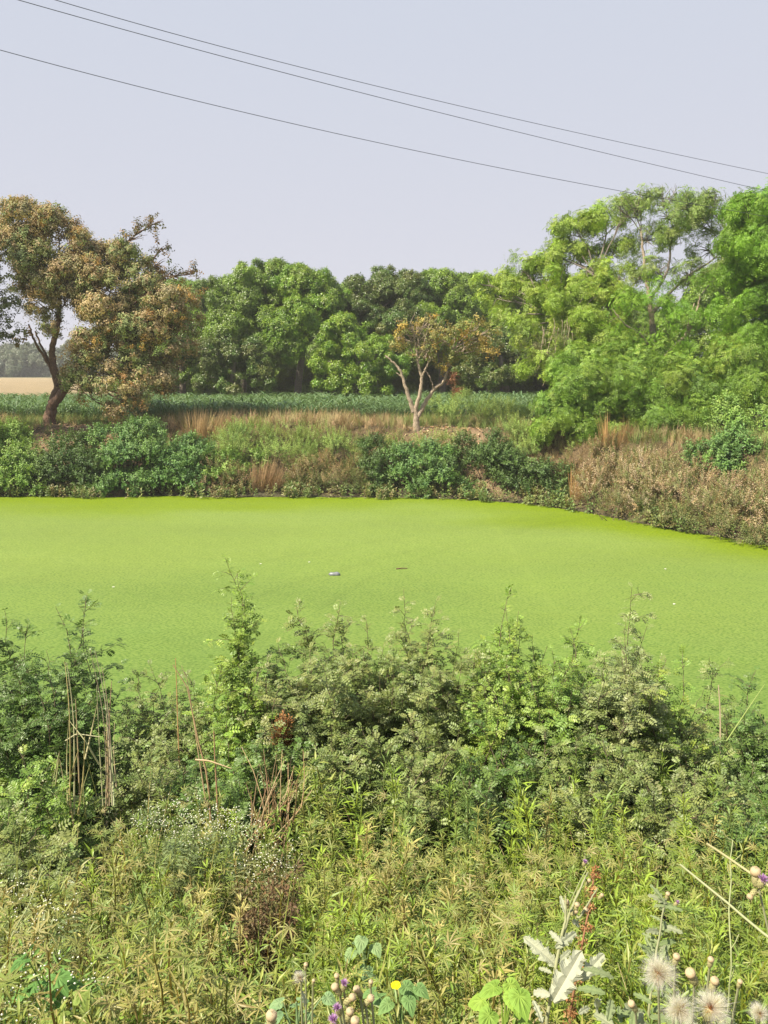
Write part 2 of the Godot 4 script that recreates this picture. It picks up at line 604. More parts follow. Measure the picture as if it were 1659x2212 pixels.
func setting() -> void:
	# the ground, one sheet: fine near the pond, coarse towards the horizon
	var xs := []
	var zs := []
	var x := 0.0
	while x < 330.0:
		xs.append(x)
		if x > 0.0:
			xs.append(-x)
		x += 0.35 if x < 14.0 else (0.9 if x < 26.0 else (4.0 if x < 60.0 else 20.0))
	xs.sort()
	var s := -26.0
	while s < 420.0:
		zs.append(s)
		s += 3.0 if s < -2.0 else (0.3 if s < 12.0 else (0.8 if s < 19.0 else (0.35 if s < 36.0 else (1.5 if s < 60.0 else 15.0))))
	var g := Shape.new()
	g.smooth = true
	for sz in zs:
		for sx in xs:
			var h := land(sx, -sz)
			var nx := land(sx + 0.3, -sz) - land(sx - 0.3, -sz)
			var nz := land(sx, -sz + 0.3) - land(sx, -sz - 0.3)
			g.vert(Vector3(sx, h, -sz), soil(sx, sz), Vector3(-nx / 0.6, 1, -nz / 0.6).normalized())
	for i in zs.size() - 1:
		for j in xs.size() - 1:
			var a := i * xs.size() + j
			g.tri(a, a + xs.size(), a + 1)
			g.tri(a + 1, a + xs.size(), a + xs.size() + 1)
	var gm := StandardMaterial3D.new()
	gm.vertex_color_use_as_albedo = true
	gm.roughness = 0.95
	gm.uv1_triplanar = true
	gm.uv1_world_triplanar = true
	gm.uv1_scale = Vector3(0.37, 0.37, 0.37)
	gm.albedo_texture = noise_texture(0.03, FastNoiseLite.TYPE_SIMPLEX, Color(0.55, 0.53, 0.5), Color(1, 1, 1), 1024, 6)
	gm.heightmap_enabled = true
	gm.heightmap_texture = noise_texture(0.04, FastNoiseLite.TYPE_SIMPLEX, Color.BLACK, Color.WHITE, 1024, 6)
	gm.heightmap_scale = 8.0
	put("ground", g.mesh(), gm, self).set_meta("kind", "structure")

	# the pond under its skin of duckweed
	var w := Shape.new()
	w.smooth = true
	var nx := 150
	var nz := 130
	for i in nz + 1:
		for j in nx + 1:
			var px := lerpf(-46.0, 40.0, float(j) / nx)
			var ps := lerpf(5.0, 31.0, float(i) / nz)
			var sh := 0.0
			for kk in 7:
				sh += shore(px + (kk - 3) * 1.1) / 7.0
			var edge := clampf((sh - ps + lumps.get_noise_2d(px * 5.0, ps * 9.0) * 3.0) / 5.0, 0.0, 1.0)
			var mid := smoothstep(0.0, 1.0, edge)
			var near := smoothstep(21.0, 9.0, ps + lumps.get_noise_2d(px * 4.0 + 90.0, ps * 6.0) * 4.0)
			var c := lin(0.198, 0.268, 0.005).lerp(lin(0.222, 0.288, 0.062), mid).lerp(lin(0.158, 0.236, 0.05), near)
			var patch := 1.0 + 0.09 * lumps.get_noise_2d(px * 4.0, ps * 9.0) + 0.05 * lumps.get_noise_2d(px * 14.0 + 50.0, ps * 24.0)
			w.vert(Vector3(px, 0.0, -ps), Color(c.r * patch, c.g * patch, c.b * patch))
	for i in nz:
		for j in nx:
			var a := i * (nx + 1) + j
			w.tri(a, a + nx + 1, a + 1)
			w.tri(a + 1, a + nx + 1, a + nx + 2)
	var wm := StandardMaterial3D.new()
	wm.vertex_color_use_as_albedo = true
	wm.roughness = 0.75
	wm.metallic_specular = 0.35
	wm.uv1_triplanar = true
	wm.uv1_world_triplanar = true
	wm.uv1_scale = Vector3(0.16, 0.3, 0.42)
	wm.albedo_texture = noise_texture(0.012, FastNoiseLite.TYPE_SIMPLEX, Color(0.92, 0.93, 0.92), Color(1, 1, 1), 1024, 7)
	wm.detail_enabled = true
	wm.detail_blend_mode = BaseMaterial3D.BLEND_MODE_MUL
	wm.detail_uv_layer = BaseMaterial3D.DETAIL_UV_2
	wm.uv2_triplanar = true
	wm.uv2_world_triplanar = true
	wm.uv2_scale = Vector3(0.17, 1.0, 0.45)
	var flecks := noise_texture(0.06, FastNoiseLite.TYPE_SIMPLEX, Color(0.62, 0.72, 0.6), Color(1, 1, 1), 1024, 5)
	flecks.color_ramp.add_point(0.30, Color(0.74, 0.82, 0.72))
	flecks.color_ramp.add_point(0.45, Color(0.93, 0.95, 0.92))
	wm.detail_albedo = flecks
	wm.heightmap_enabled = true
	wm.heightmap_texture = noise_texture(0.09, FastNoiseLite.TYPE_SIMPLEX, Color.BLACK, Color.WHITE, 1024, 4)
	wm.heightmap_scale = 0.2
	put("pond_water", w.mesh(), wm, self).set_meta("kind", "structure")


func soil(sx: float, s: float) -> Color:
	var e := s - shore(sx)
	var k := 0.5 + 0.5 * lumps.get_noise_2d(sx * 12.0, s * 12.0)
	if s < 14.0:
		return lin(0.14, 0.115, 0.06).lerp(lin(0.10, 0.11, 0.05), k)
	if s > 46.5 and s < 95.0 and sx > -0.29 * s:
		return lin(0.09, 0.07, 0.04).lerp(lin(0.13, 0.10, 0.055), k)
	if s > 49.0 and e > 12.0:
		return lin(0.62, 0.47, 0.25).lerp(lin(0.70, 0.56, 0.33), k) if s < 210.0 else lin(0.16, 0.19, 0.08)
	var bare := lin(0.46, 0.33, 0.20).lerp(lin(0.36, 0.25, 0.14), k)
	var dry := lin(0.25, 0.17, 0.09).lerp(lin(0.19, 0.16, 0.07), k)
	if e < 0.4:
		return lin(0.13, 0.12, 0.06)
	if e > 7.0:
		return lin(0.12, 0.12, 0.05).lerp(lin(0.17, 0.14, 0.07), k)
	var patch := maxf(smoothstep(2.6, 1.2, absf(sx + 11.6)), smoothstep(2.4, 1.0, absf(sx - 2.6)))
	return dry.lerp(bare, patch)


func far_trees() -> void:
	var edge := 0
	for i in 21:                                       # the hazy line beyond the stubble
		var p := Vector3(-132.0 + i * 3.1 + rf(-3, 3), 0, -rf(222, 240))
		p.y = land(p.x, p.z)
		var h := rf(7.5, 10.5)
		var t := thing("distant_tree", "hazy grey-green tree in the distant line beyond the straw-coloured field", "tree", p, "hazy trees beyond the stubble field")
		limb("trunk", [p, p + Vector3(rf(-0.5, 0.5), h * 0.3, 0), p + Vector3(rf(-0.6, 0.6), h * 0.6, 0)], 0.35, 0.15, mats.grey_bark, t, p, 6)
		var lobes := []
		for j in 7:
			lobes.append([p + Vector3(rf(-4.5, 4.5), h * rf(0.12, 0.82), rf(-2, 2)), rf(1.8, 2.9)])
		var k = kinds.mango
		crown("crown", lobes, k.mesh, k.mat, [lin(0.12, 0.15, 0.075), lin(0.10, 0.14, 0.065)], 1.3, 3.6, 0.3, t, p)
	# the mango grove, first its dim back row
	for i in 9:
		var px := 330.0 + i * 118.0
		var f := ground_at(px + 40.0, 870.0, 62.0 + (i % 3) * 2.0)
		var top := f + Vector3(0, 4.2, 0)
		mango("dark mango tree in the grove's back row, mostly hidden by the front row", f, [[px - 20, 690, 63, 2.6], [px + 60, 680, 64, 2.6], [px + 20, 770, 62, 2.6], [px + 90, 780, 63, 2.4], [px - 30, 830, 63, 2.0], [px + 45, 835, 64, 2.0], [px + 95, 840, 63, 1.8]], "mango", "back row of the mango grove")
	mango("round-topped mango tree nearest the tall rust-coloured tree, dark green with a grey-brown skirt", ground_at(520, 868, 50.5), [[520, 648, 50, 1.75], [492, 720, 49, 1.5], [548, 610, 50.5, 1.3], [480, 660, 50, 1.2], [560, 700, 49.5, 1.5], [600, 660, 51, 1.4]], "mango")
	mango("stunted grey-brown mango tree below the round-topped one", ground_at(500, 872, 48.0), [[480, 770, 47.5, 1.25], [530, 780, 47.5, 1.35], [560, 820, 47, 0.9], [455, 815, 47.5, 0.9], [505, 830, 47, 0.8]], "mango_dull")
	mango("tallest mango tree of the grove, bright green bulging clumps", ground_at(648, 868, 50.0), [[600, 622, 51, 1.6], [655, 632, 50, 1.7], [700, 640, 50.5, 1.5], [640, 700, 48.5, 1.5], [612, 745, 48, 1.15], [690, 690, 49, 1.4], [720, 690, 50, 1.3]], "mango_fresh")
	mango("low mango tree with fresh yellow-green leaves down to the corn, behind the small bare-stemmed tree", ground_at(770, 874, 47.0), [[750, 735, 47, 1.4], [708, 780, 46.5, 1.1], [800, 770, 46, 1.35], [740, 820, 46, 1.0], [815, 825, 46, 1.0], [770, 850, 45.5, 0.75], [700, 830, 46, 0.7], [850, 800, 46, 0.9], [840, 855, 45.5, 0.6]], "mango_fresh")
	mango("olive mango tree on the skyline between the tallest one and the small bare-stemmed tree", ground_at(810, 868, 53.5), [[775, 640, 53, 1.6], [830, 632, 53.5, 1.6], [880, 640, 53, 1.6], [845, 700, 51.5, 1.55], [790, 690, 51, 1.35], [740, 660, 53, 1.2], [880, 690, 52, 1.3]], "mango_dull")
	mango("broad mango tree on the skyline above the small bare-stemmed tree", ground_at(950, 868, 54.5), [[925, 625, 55, 1.55], [985, 635, 54.6, 1.3], [962, 640, 54, 1.5], [905, 700, 52, 1.4], [990, 665, 54, 1.6], [1000, 720, 52.5, 1.5], [940, 720, 52, 1.5], [890, 640, 54, 1.3]], "mango")
	mango("mango tree with knobbly top shoots next to the feathery pale-green tree", ground_at(1060, 868, 56.0), [[1025, 625, 56, 1.3], [1060, 655, 55, 1.6], [1100, 640, 57, 1.6], [1010, 615, 56, 0.8], [1080, 715, 54, 1.5], [1140, 700, 56, 1.6]], "mango")
	mango("brownish mango tree over a black hollow, beside the feathery pale-green tree", ground_at(1090, 872, 50.0), [[1060, 755, 50, 1.3], [1105, 790, 49, 1.15], [1130, 745, 50.5, 1.35], [1030, 795, 49.5, 1.0], [1165, 800, 48, 0.85], [1000, 815, 49, 0.8], [1070, 820, 48.5, 0.8]], "mango_dull")
	mango("mango tree half behind the rust-coloured tree's drooping side", ground_at(395, 870, 52.0), [[400, 760, 52, 1.6], [432, 700, 53, 1.35], [365, 800, 51, 1.25], [345, 835, 50.5, 0.8], [420, 820, 51, 1.0]], "mango")
	mango("mango tree filling the gap behind the feathery pale-green tree's trunk", ground_at(1250, 872, 50.0), [[1220, 790, 50, 1.5], [1280, 740, 51, 1.9], [1340, 700, 52, 1.9], [1400, 760, 51, 1.9], [1310, 830, 49, 1.3]], "mango")
	mango("dark mango tree behind the dense bright-green tree", ground_at(1560, 872, 46.0), [[1480, 700, 47, 1.7], [1560, 650, 47, 1.9], [1640, 640, 47, 1.9], [1540, 770, 46, 1.7], [1640, 770, 46, 1.7], [1700, 700, 46, 1.8]], "mango")

	# the big rust-coloured tree
	var foot := ground_at(104, 925, 32.6)
	var fork := at(126, 832, 32.5)
	var t := tree("rust_leaved_tree", "big tree with rusty olive drying leaves, leaning brown trunk forked low, on the bank", "tree", foot, [foot - Vector3(0, 0.15, 0), at(110, 890, 32.6), at(118, 858, 32.5), fork], 0.29,
		[[60, 485, 33, 0.85], [125, 500, 33, 0.95], [35, 545, 33, 0.9], [-30, 500, 33.5, 0.9], [100, 560, 32.6, 1.05], [170, 545, 33, 0.8], [85, 615, 32.4, 0.75], [170, 615, 32.6, 1.0], [245, 600, 33, 0.95],
		[10, 460, 33, 0.5], [145, 660, 32.2, 0.8], [225, 680, 32, 1.0], [300, 650, 32.3, 0.95], [355, 660, 32.6, 0.8], [400, 655, 32.8, 0.5], [395, 705, 33, 0.6], [262, 760, 31.6, 1.0], [190, 755, 31.6, 0.7],
		[175, 800, 31.5, 0.55], [238, 825, 31.3, 0.75], [325, 755, 32, 0.8], [385, 745, 33, 0.65], [268, 868, 31.2, 0.38], [318, 820, 31.8, 0.55], [365, 790, 33, 0.6], [95, 665, 32.4, 0.65], [112, 705, 32.3, 0.45], [75, 570, 32.2, 0.7], [150, 600, 32, 0.7], [210, 620, 31.8, 0.7], [330, 700, 32, 0.8], [230, 730, 31.4, 0.7], [205, 850, 31.2, 0.5], [290, 855, 31.2, 0.5], [245, 885, 31, 0.34], [160, 820, 31.3, 0.45], [55, 620, 32.5, 0.5], [300, 720, 31.5, 0.8], [270, 560, 33, 0.7], [310, 600, 32.8, 0.7], [190, 580, 32.4, 0.8], [345, 820, 32, 0.55], [215, 560, 33.5, 0.6]], "rust", mats.brown_bark, "", 3, 0.042, [[[at(116, 872, 32.4), at(140, 840, 32.2), at(160, 800, 32.2), at(195, 755, 32.2), at(230, 700, 32.2)], 0.2, 0.08, mats.brown_bark],
		[[fork, at(118, 800, 32.5), at(112, 760, 32.5), at(125, 700, 32.6), at(130, 640, 32.7)], 0.17, 0.07, mats.brown_bark],
		[[at(118, 812, 32.5), at(95, 770, 32.4), at(74, 735, 32.4), at(62, 700, 32.4)], 0.085, 0.03, mats.brown_bark],
		[[at(112, 790, 32.5), at(88, 745, 32.6), at(76, 715, 32.6)], 0.06, 0.03, mats.brown_bark]])
	var loose := spots([[300, 500, 33, 0.42], [340, 480, 33, 0.3], [280, 520, 33, 0.32], [350, 535, 33.2, 0.22], [415, 590, 33.2, 0.2], [385, 600, 33, 0.3], [345, 570, 33, 0.3], [60, 720, 32.4, 0.32], [40, 745, 32.4, 0.22], [350, 842, 31.8, 0.14], [420, 640, 33, 0.25]])
	branches_to(loose.slice(0, 3), [at(235, 560, 33)], mats.brown_bark, t, foot, 0.05, 6)
	branches_to(loose.slice(3, 7), [at(300, 620, 32.6)], mats.brown_bark, t, foot, 0.04, 6)
	var kr = kinds.rust
	crown("loose_spray", loose, kr.mesh, kr.mat, [lin(0.16, 0.14, 0.06), lin(0.10, 0.12, 0.05), lin(0.30, 0.19, 0.07)], 15.0, 1.0, 0.0, t, foot)
	crown("yellowed_leaves", spots([[215, 660, 31.2, 0.2], [195, 575, 31.8, 0.3], [170, 500, 32, 0.3], [80, 470, 32, 0.3], [235, 700, 31, 0.15], [315, 690, 31.3, 0.25], [205, 745, 31, 0.2], [300, 740, 31, 0.2], [275, 820, 30.8, 0.22], [400, 640, 32, 0.25], [380, 690, 32, 0.3], [150, 770, 31, 0.25], [265, 885, 31, 0.16], [175, 873, 31.2, 0.14], [355, 845, 31.6, 0.13], [300, 870, 31, 0.15], [110, 480, 32, 0.3], [35, 440, 32.5, 0.2], [240, 620, 32, 0.25]]), kr.mesh, kr.mat,
		[lin(0.48, 0.30, 0.09), lin(0.42, 0.25, 0.10), lin(0.40, 0.31, 0.12)], 8.0, 0.8, -0.2, t, foot)

	var edge_foot := ground_at(-150, 930, 30.0)  # a tree against the sky; its leaf colour carries the backlit darkness
	tree("shade_tinted_tree", "tree with hanging sprays tinted dark as if backlit, at the picture's edge, beside the rust-coloured tree", "tree", edge_foot, [edge_foot, at(-150, 800, 30), at(-140, 650, 30)], 0.3,
		[[-10, 640, 30, 0.3], [12, 665, 30, 0.3], [28, 655, 30, 0.22], [5, 700, 30, 0.35], [18, 720, 30, 0.25], [-8, 600, 30, 0.3], [-40, 680, 30, 0.6], [-90, 620, 30, 0.9], [-140, 560, 30, 1.2], [-190, 640, 30, 1.2], [-110, 480, 30.4, 1.0], [-30, 440, 31, 0.5]], "dark", mats.grey_bark, "", 3, 0.04)

	# the small bare-stemmed tree by the pond
	foot = ground_at(900, 932, 31.5)
	t = tree("small_forked_tree", "small tree with pale forked stems and thin orange-brown leaves, standing alone in the dry grass", "tree", foot, [foot - Vector3(0, 0.1, 0), at(899, 905, 31.5), at(897, 880, 31.5)], 0.17,
		[[1050, 725, 31.5, 0.35], [1055, 760, 31.5, 0.28], [860, 735, 31.4, 0.25], [985, 722, 31.5, 0.5], [1030, 712, 31.6, 0.42], [955, 735, 31.3, 0.5], [1000, 760, 31.5, 0.42], [1035, 745, 31.6, 0.3], [880, 715, 31.4, 0.3], [925, 705, 31.5, 0.4], [970, 790, 31.4, 0.25], [920, 760, 31.3, 0.35]], "orange", mats.pale_bark, "", 8, 0.05, [[[at(894, 890, 31.5), at(882, 855, 31.5), at(873, 825, 31.5), at(864, 800, 31.5), at(848, 782, 31.5), at(832, 768, 31.5)], 0.1, 0.03, mats.pale_bark],
		[[at(898, 885, 31.5), at(907, 850, 31.4), at(911, 815, 31.4), at(902, 780, 31.4), at(898, 745, 31.4), at(890, 705, 31.4)], 0.09, 0.03, mats.pale_bark],
		[[at(903, 900, 31.5), at(920, 868, 31.6), at(938, 840, 31.6), at(958, 825, 31.6), at(968, 790, 31.6), at(978, 755, 31.6)], 0.1, 0.035, mats.pale_bark],
		[[at(911, 815, 31.4), at(920, 795, 31.3), at(930, 775, 31.3)], 0.045, 0.02, mats.pale_bark],
		[[at(873, 830, 31.5), at(868, 815, 31.6), at(856, 805, 31.6)], 0.04, 0.02, mats.pale_bark],
		[[at(935, 845, 31.6), at(933, 825, 31.5), at(920, 800, 31.5)], 0.03, 0.015, mats.pale_bark]])
	var bare := Shape.new()
	bare.smooth = true
	for i in 70:
		var a: Vector3 = [at(890, 720, 31.4), at(905, 760, 31.4), at(930, 770, 31.3), at(935, 740, 31.4)][i % 4] + rdir() * 0.25
		var b := at(rf(852, 960), rf(672, 740), rf(31.0, 31.9))
		var q := []
		for p in wander(a, b, 0.15, 5):
			q.append(p - foot)
		bare.tube(q, 0.016, 0.005, 3, Color.WHITE)
	put("bare_twigs", bare.mesh(), mats.pale_bark, t, "stuff")
	var ko = kinds.rust
	crown("olive_leaves", spots([[905, 770, 31.2, 0.35], [950, 770, 31.4, 0.4], [880, 745, 31.4, 0.3], [1020, 765, 31.6, 0.35]]), ko.mesh, ko.mat, [lin(0.17, 0.18, 0.06), lin(0.12, 0.14, 0.05), lin(0.24, 0.18, 0.07)], 8.0, 0.8, 0.0, t, foot)
	crown("withered_spray", spots([[978, 828, 31.4, 0.08], [982, 812, 31.4, 0.06], [984, 842, 31.4, 0.05]]), ko.mesh, ko.mat, [lin(0.38, 0.19, 0.12), lin(0.33, 0.2, 0.13)], 22.0, 0.6, -0.8, t, foot)

	# the trees on the pond's far corner
	foot = ground_at(1405, 960, 30.0)
	t = tree("feathery_tree", "spreading pale-green feathery tree leaning over the grove, with grey crooked limbs", "tree", foot, [foot - Vector3(0, 0.1, 0), at(1405, 890, 30), at(1398, 830, 30), at(1330, 760, 30.5)], 0.3,
		[[1130, 585, 33, 0.6], [1100, 620, 33.5, 0.65], [1178, 600, 33, 0.85], [1228, 560, 33, 0.75], [1250, 505, 33, 0.75], [1215, 500, 33, 0.45], [1310, 480, 33, 0.75], [1330, 545, 33, 0.6], [1150, 655, 33, 0.75], [1222, 640, 32, 0.95], [1300, 620, 32, 0.8],
		[1075, 645, 34, 0.55], [1195, 715, 32, 0.8], [1280, 715, 31, 0.95], [1345, 680, 32, 0.75], [1090, 690, 33, 0.45], [1240, 780, 31, 0.8], [1040, 615, 34.5, 0.35], [1285, 560, 33, 0.55], [1350, 455, 32.5, 0.4], [1340, 600, 31.5, 0.7], [1180, 650, 31.5, 0.7], [1260, 680, 31, 0.8], [1130, 720, 32, 0.6], [1160, 790, 31, 0.6], [1220, 830, 30, 0.6], [1300, 790, 30, 0.8], [1330, 740, 30.4, 0.7], [1270, 610, 32, 0.7], [1200, 555, 33, 0.6]], "airy", mats.grey_bark, "", 5, 0.06, [[[at(1395, 830, 30), at(1350, 790, 30.5), at(1290, 760, 31), at(1230, 730, 31.5), at(1180, 680, 32)], 0.17, 0.06, mats.grey_bark],
		[[at(1350, 790, 30.5), at(1330, 740, 31), at(1325, 690, 31.5), at(1290, 600, 32)], 0.12, 0.05, mats.grey_bark]])
	var vines := Shape.new()
	vines.smooth = true
	for i in 12:
		var a := at(1205 + rf(-45, 35), 700 + rf(-15, 15), 30.6)
		var q := []
		for p in wander(a, a + Vector3(rf(-0.2, 0.2), -rf(0.6, 2.4), rf(-0.1, 0.1)), 0.25, 7):
			q.append(p - foot)
		vines.tube(q, 0.014, 0.008, 3, Color.WHITE)
	put("hanging_vines", vines.mesh(), mats.pale_bark, t, "stuff")
	crown("vine_leaves", spots([[1205, 740, 30.5, 0.3], [1208, 800, 30.5, 0.2], [1180, 760, 30.5, 0.3], [1150, 745, 30.8, 0.4]]), kinds.airy.mesh, kinds.airy.mat, [lin(0.2, 0.2, 0.08), lin(0.15, 0.19, 0.06)], 6.0, 0.8, -0.5, t, foot)

	foot = ground_at(1430, 960, 30.5)
	t = tree("half_bare_tree", "tall half-bare tree with open crown of thin twigs showing sky", "tree", foot, [foot, at(1425, 860, 30.5), at(1415, 760, 30.5), at(1410, 700, 30.5)], 0.24,
		[[1340, 452, 31, 0.4], [1380, 442, 31.4, 0.5], [1460, 430, 31.4, 0.5], [1520, 445, 31.2, 0.5], [1590, 450, 31.4, 0.5], [1500, 470, 31, 0.6], [1440, 470, 31, 0.6], [1370, 450, 31, 0.6], [1430, 445, 31, 0.6], [1485, 450, 31, 0.65], [1540, 455, 31, 0.6], [1400, 520, 31, 0.65], [1470, 500, 31, 0.75], [1530, 540, 31, 0.65], [1420, 590, 31, 0.6], [1490, 600, 30.6, 0.55], [1380, 600, 31, 0.5], [1580, 500, 31, 0.5], [1595, 475, 30.6, 0.5], [1570, 560, 30.6, 0.5], [1600, 530, 30.4, 0.45], [1550, 600, 30.4, 0.5], [1520, 490, 31, 0.5]], "sparse", mats.grey_bark, "", 12, 0.032, [[[at(1416, 760, 30.5), at(1408, 690, 30.5), at(1400, 630, 30.5), at(1392, 570, 30.8), at(1385, 500, 31)], 0.13, 0.03, mats.pale_bark],
		[[at(1425, 790, 30.5), at(1450, 755, 30.4), at(1478, 730, 30.4), at(1500, 690, 30.4), at(1512, 640, 30.6)], 0.1, 0.03, mats.pale_bark],
		[[at(1478, 740, 30.4), at(1490, 690, 30.3), at(1500, 655, 30.3)], 0.05, 0.02, mats.pale_bark],
		[[at(1418, 770, 30.5), at(1385, 725, 30.2), at(1350, 700, 30.2), at(1320, 665, 30.3)], 0.07, 0.02, mats.pale_bark],
		[[at(1400, 650, 30.5), at(1440, 590, 30.8), at(1450, 520, 31), at(1465, 450, 31)], 0.07, 0.02, mats.grey_bark],
		[[at(1405, 680, 30.5), at(1470, 610, 30.6), at(1540, 560, 30.8), at(1580, 530, 31)], 0.08, 0.02, mats.grey_bark]])
	crown("lower_leaves", spots([[1400, 660, 30, 0.5], [1450, 680, 30, 0.6], [1380, 720, 30, 0.5], [1440, 740, 29.8, 0.6], [1500, 760, 29.8, 0.6], [1360, 760, 29.8, 0.5], [1420, 620, 30.2, 0.6], [1540, 690, 29.8, 0.7], [1480, 690, 29.6, 0.6], [1350, 660, 30.2, 0.6], [1530, 620, 30, 0.5], [1400, 790, 29.6, 0.7], [1470, 800, 29.4, 0.7], [1320, 710, 30, 0.5]]), kinds.airy.mesh, kinds.airy.mat, kinds.dense.palette, 10.0, 0.9, 0.1, t, foot)

	foot = ground_at(1680, 960, 28.5)
	tree("dense_green_tree", "dense bright-green tree at the picture's edge, taller than the half-bare one's lower limbs", "tree", foot, [foot, at(1680, 860, 28.5), at(1670, 760, 28.5), at(1660, 640, 28.5)], 0.3,
		[[1620, 475, 28, 0.8], [1660, 440, 28, 0.7], [1600, 530, 28, 0.75], [1655, 560, 28, 1.0], [1605, 590, 28.6, 0.75], [1640, 650, 28.4, 0.95], [1585, 660, 28.6, 0.7], [1680, 500, 28, 0.9], [1620, 730, 28.4, 0.85], [1560, 700, 29, 0.55], [1690, 720, 28, 1.0], [1740, 600, 28, 1.3], [1740, 480, 28, 1.0], [1580, 470, 28.6, 0.45], [1760, 740, 28, 1.2]], "dense", mats.grey_bark, "", 3)


func mango(label: String, foot: Vector3, rows: Array, kind: String, group := "") -> void:
	var mid := Vector3.ZERO
	for l in spots(rows):
		mid += l[0] / rows.size()
	tree("mango_tree", label, "tree", foot, [foot - Vector3(0, 0.1, 0), foot + Vector3(rf(-0.2, 0.2), 1.0, 0), foot.lerp(mid, 0.55) + Vector3(0, 0.5, 0), foot.lerp(mid, 0.9) + Vector3(0, 0.8, 0)], 0.26, rows, kind, mats.grey_bark, group, 0, 0.05)


func far_bank() -> void:
	# leafy thickets under the trees on the corner
	bush("leafy_thicket", "leafy green thicket below the feathery tree, its foliage hanging towards the pond", "shrub", [[1245, 860, 28.6, 0.8], [1215, 890, 28.4, 0.6], [1295, 850, 28.5, 0.85], [1265, 920, 28, 0.55], [1195, 925, 28.2, 0.42], [1320, 915, 27.8, 0.6], [1250, 805, 29, 0.7]], "low")
	bush("leafy_thicket", "bluish leafy thicket in front of the half-bare tree's trunk, dark gap under it", "shrub", [[1380, 860, 28.2, 0.85], [1455, 845, 28.2, 0.85], [1420, 905, 27.8, 0.65], [1500, 905, 27.4, 0.6], [1370, 915, 27.6, 0.5], [1460, 930, 27.2, 0.4], [1340, 800, 29, 0.75], [1420, 800, 28.8, 0.7]], "low")
	bush("leafy_thicket", "leafy thicket at the foot of the dense bright-green tree", "shrub", [[1540, 840, 28, 0.85], [1610, 820, 28, 0.85], [1660, 850, 27.5, 0.8], [1560, 790, 28.6, 0.7], [1690, 800, 28, 0.9], [1590, 870, 27.6, 0.6]], "low")
	bush("yellowish_shrub", "yellow-green shrub on the bank below the dense tree", "shrub", [[1600, 905, 26.4, 0.6], [1650, 915, 26, 0.65], [1560, 920, 26.4, 0.45], [1700, 900, 26, 0.8], [1620, 950, 25.8, 0.45]], "bush_yellow")
	bush("low_green_shrub", "low vivid green feathery shrub set in the tan weeds", "shrub", [[1545, 985, 23.6, 0.45], [1590, 982, 23.4, 0.5], [1515, 990, 23.8, 0.34], [1630, 995, 23.2, 0.36], [1570, 1008, 23.2, 0.34]], "bush")
	# bushes standing in the pond's edge, one by one
	bush("shore_bush", "bright green bush at the picture's edge, at the water, nearest the bare earth bank", "shrub", [[-20, 960, 29.4, 0.75], [30, 965, 29.3, 0.6], [60, 1000, 29, 0.55], [10, 1020, 28.8, 0.7], [75, 1040, 28.6, 0.4], [30, 1050, 28.5, 0.4], [-60, 1010, 29, 0.8]], "bush_yellow")
	bush("shore_bush", "dark blue-green bush at the water, directly below the rust-coloured tree", "shrub", [[150, 960, 29.3, 0.55], [190, 975, 29.2, 0.5], [140, 1005, 28.9, 0.6], [200, 1015, 28.8, 0.55], [165, 1040, 28.6, 0.5]], "bush_blue")
	bush("shore_bush", "large green bush reaching down to the duckweed, middle of the row below the rust-coloured tree", "shrub", [[240, 960, 29.4, 0.6], [300, 955, 29.4, 0.6], [260, 1000, 28.9, 0.65], [315, 1000, 28.9, 0.65], [240, 1045, 28.5, 0.45], [285, 1045, 28.5, 0.5]], "bush")
	bush("shore_bush", "green bush with a shadowed foot at the water, ending the row before the golden weeds", "shrub", [[365, 965, 29.3, 0.55], [410, 985, 29.2, 0.55], [375, 1015, 28.8, 0.55], [425, 1030, 28.7, 0.45], [345, 1045, 28.5, 0.4], [440, 995, 29.1, 0.4]], "bush")
	bush("shore_bush", "slim deep-green bush in front of the small tree's grass slope", "shrub", [[808, 975, 29.2, 0.4], [815, 1010, 28.9, 0.42], [800, 1040, 28.6, 0.36], [830, 1045, 28.6, 0.35]], "bush_blue")
	bush("shore_bush", "olive-green rounded bush at the water below the small forked tree", "shrub", [[880, 1000, 28.8, 0.45], [915, 1020, 28.5, 0.5], [870, 1040, 28.4, 0.42], [945, 1045, 28.2, 0.45], [905, 1060, 28.0, 0.4], [990, 1060, 27.6, 0.36]], "bush")
	bush("shore_bush", "darkest bush on the shore, arching over a black hollow by the water", "shrub", [[1000, 985, 28.8, 0.55], [1055, 975, 28.6, 0.6], [1100, 995, 28.3, 0.5], [975, 1010, 28.7, 0.42], [1110, 1035, 27.8, 0.42], [1040, 1005, 28.4, 0.4], [1130, 1060, 27.2, 0.35]], "bush_blue")
	bush("shore_bush", "grey-green sprawling bush between the darkest bush and the tan weeds", "shrub", [[1165, 1020, 27.5, 0.42], [1200, 1030, 27.0, 0.4], [1150, 1050, 27.2, 0.36], [1205, 1060, 26.6, 0.3]], "bush_blue")
	bush("shore_bush", "low mixed green bush at the water, filling the row's end beside the golden weeds", "shrub", [[450, 1010, 29.2, 0.42], [490, 1000, 29.3, 0.4], [462, 1045, 28.6, 0.36], [512, 1030, 28.8, 0.34], [545, 1000, 29.2, 0.36]], "bush_yellow")
	bush("shore_bush", "low olive bush at the water between the rusty weeds and the slim deep-green bush", "shrub", [[700, 1040, 28.6, 0.3], [740, 1050, 28.4, 0.3], [775, 1045, 28.5, 0.32], [660, 1052, 28.5, 0.24]], "creeper")
	bush("shore_bush", "hedge-like green bush bridging the slim deep-green bush and the olive rounded one", "shrub", [[850, 1000, 29, 0.4], [862, 980, 29.3, 0.36], [935, 985, 29.1, 0.42], [960, 1000, 28.8, 0.4]], "bush")
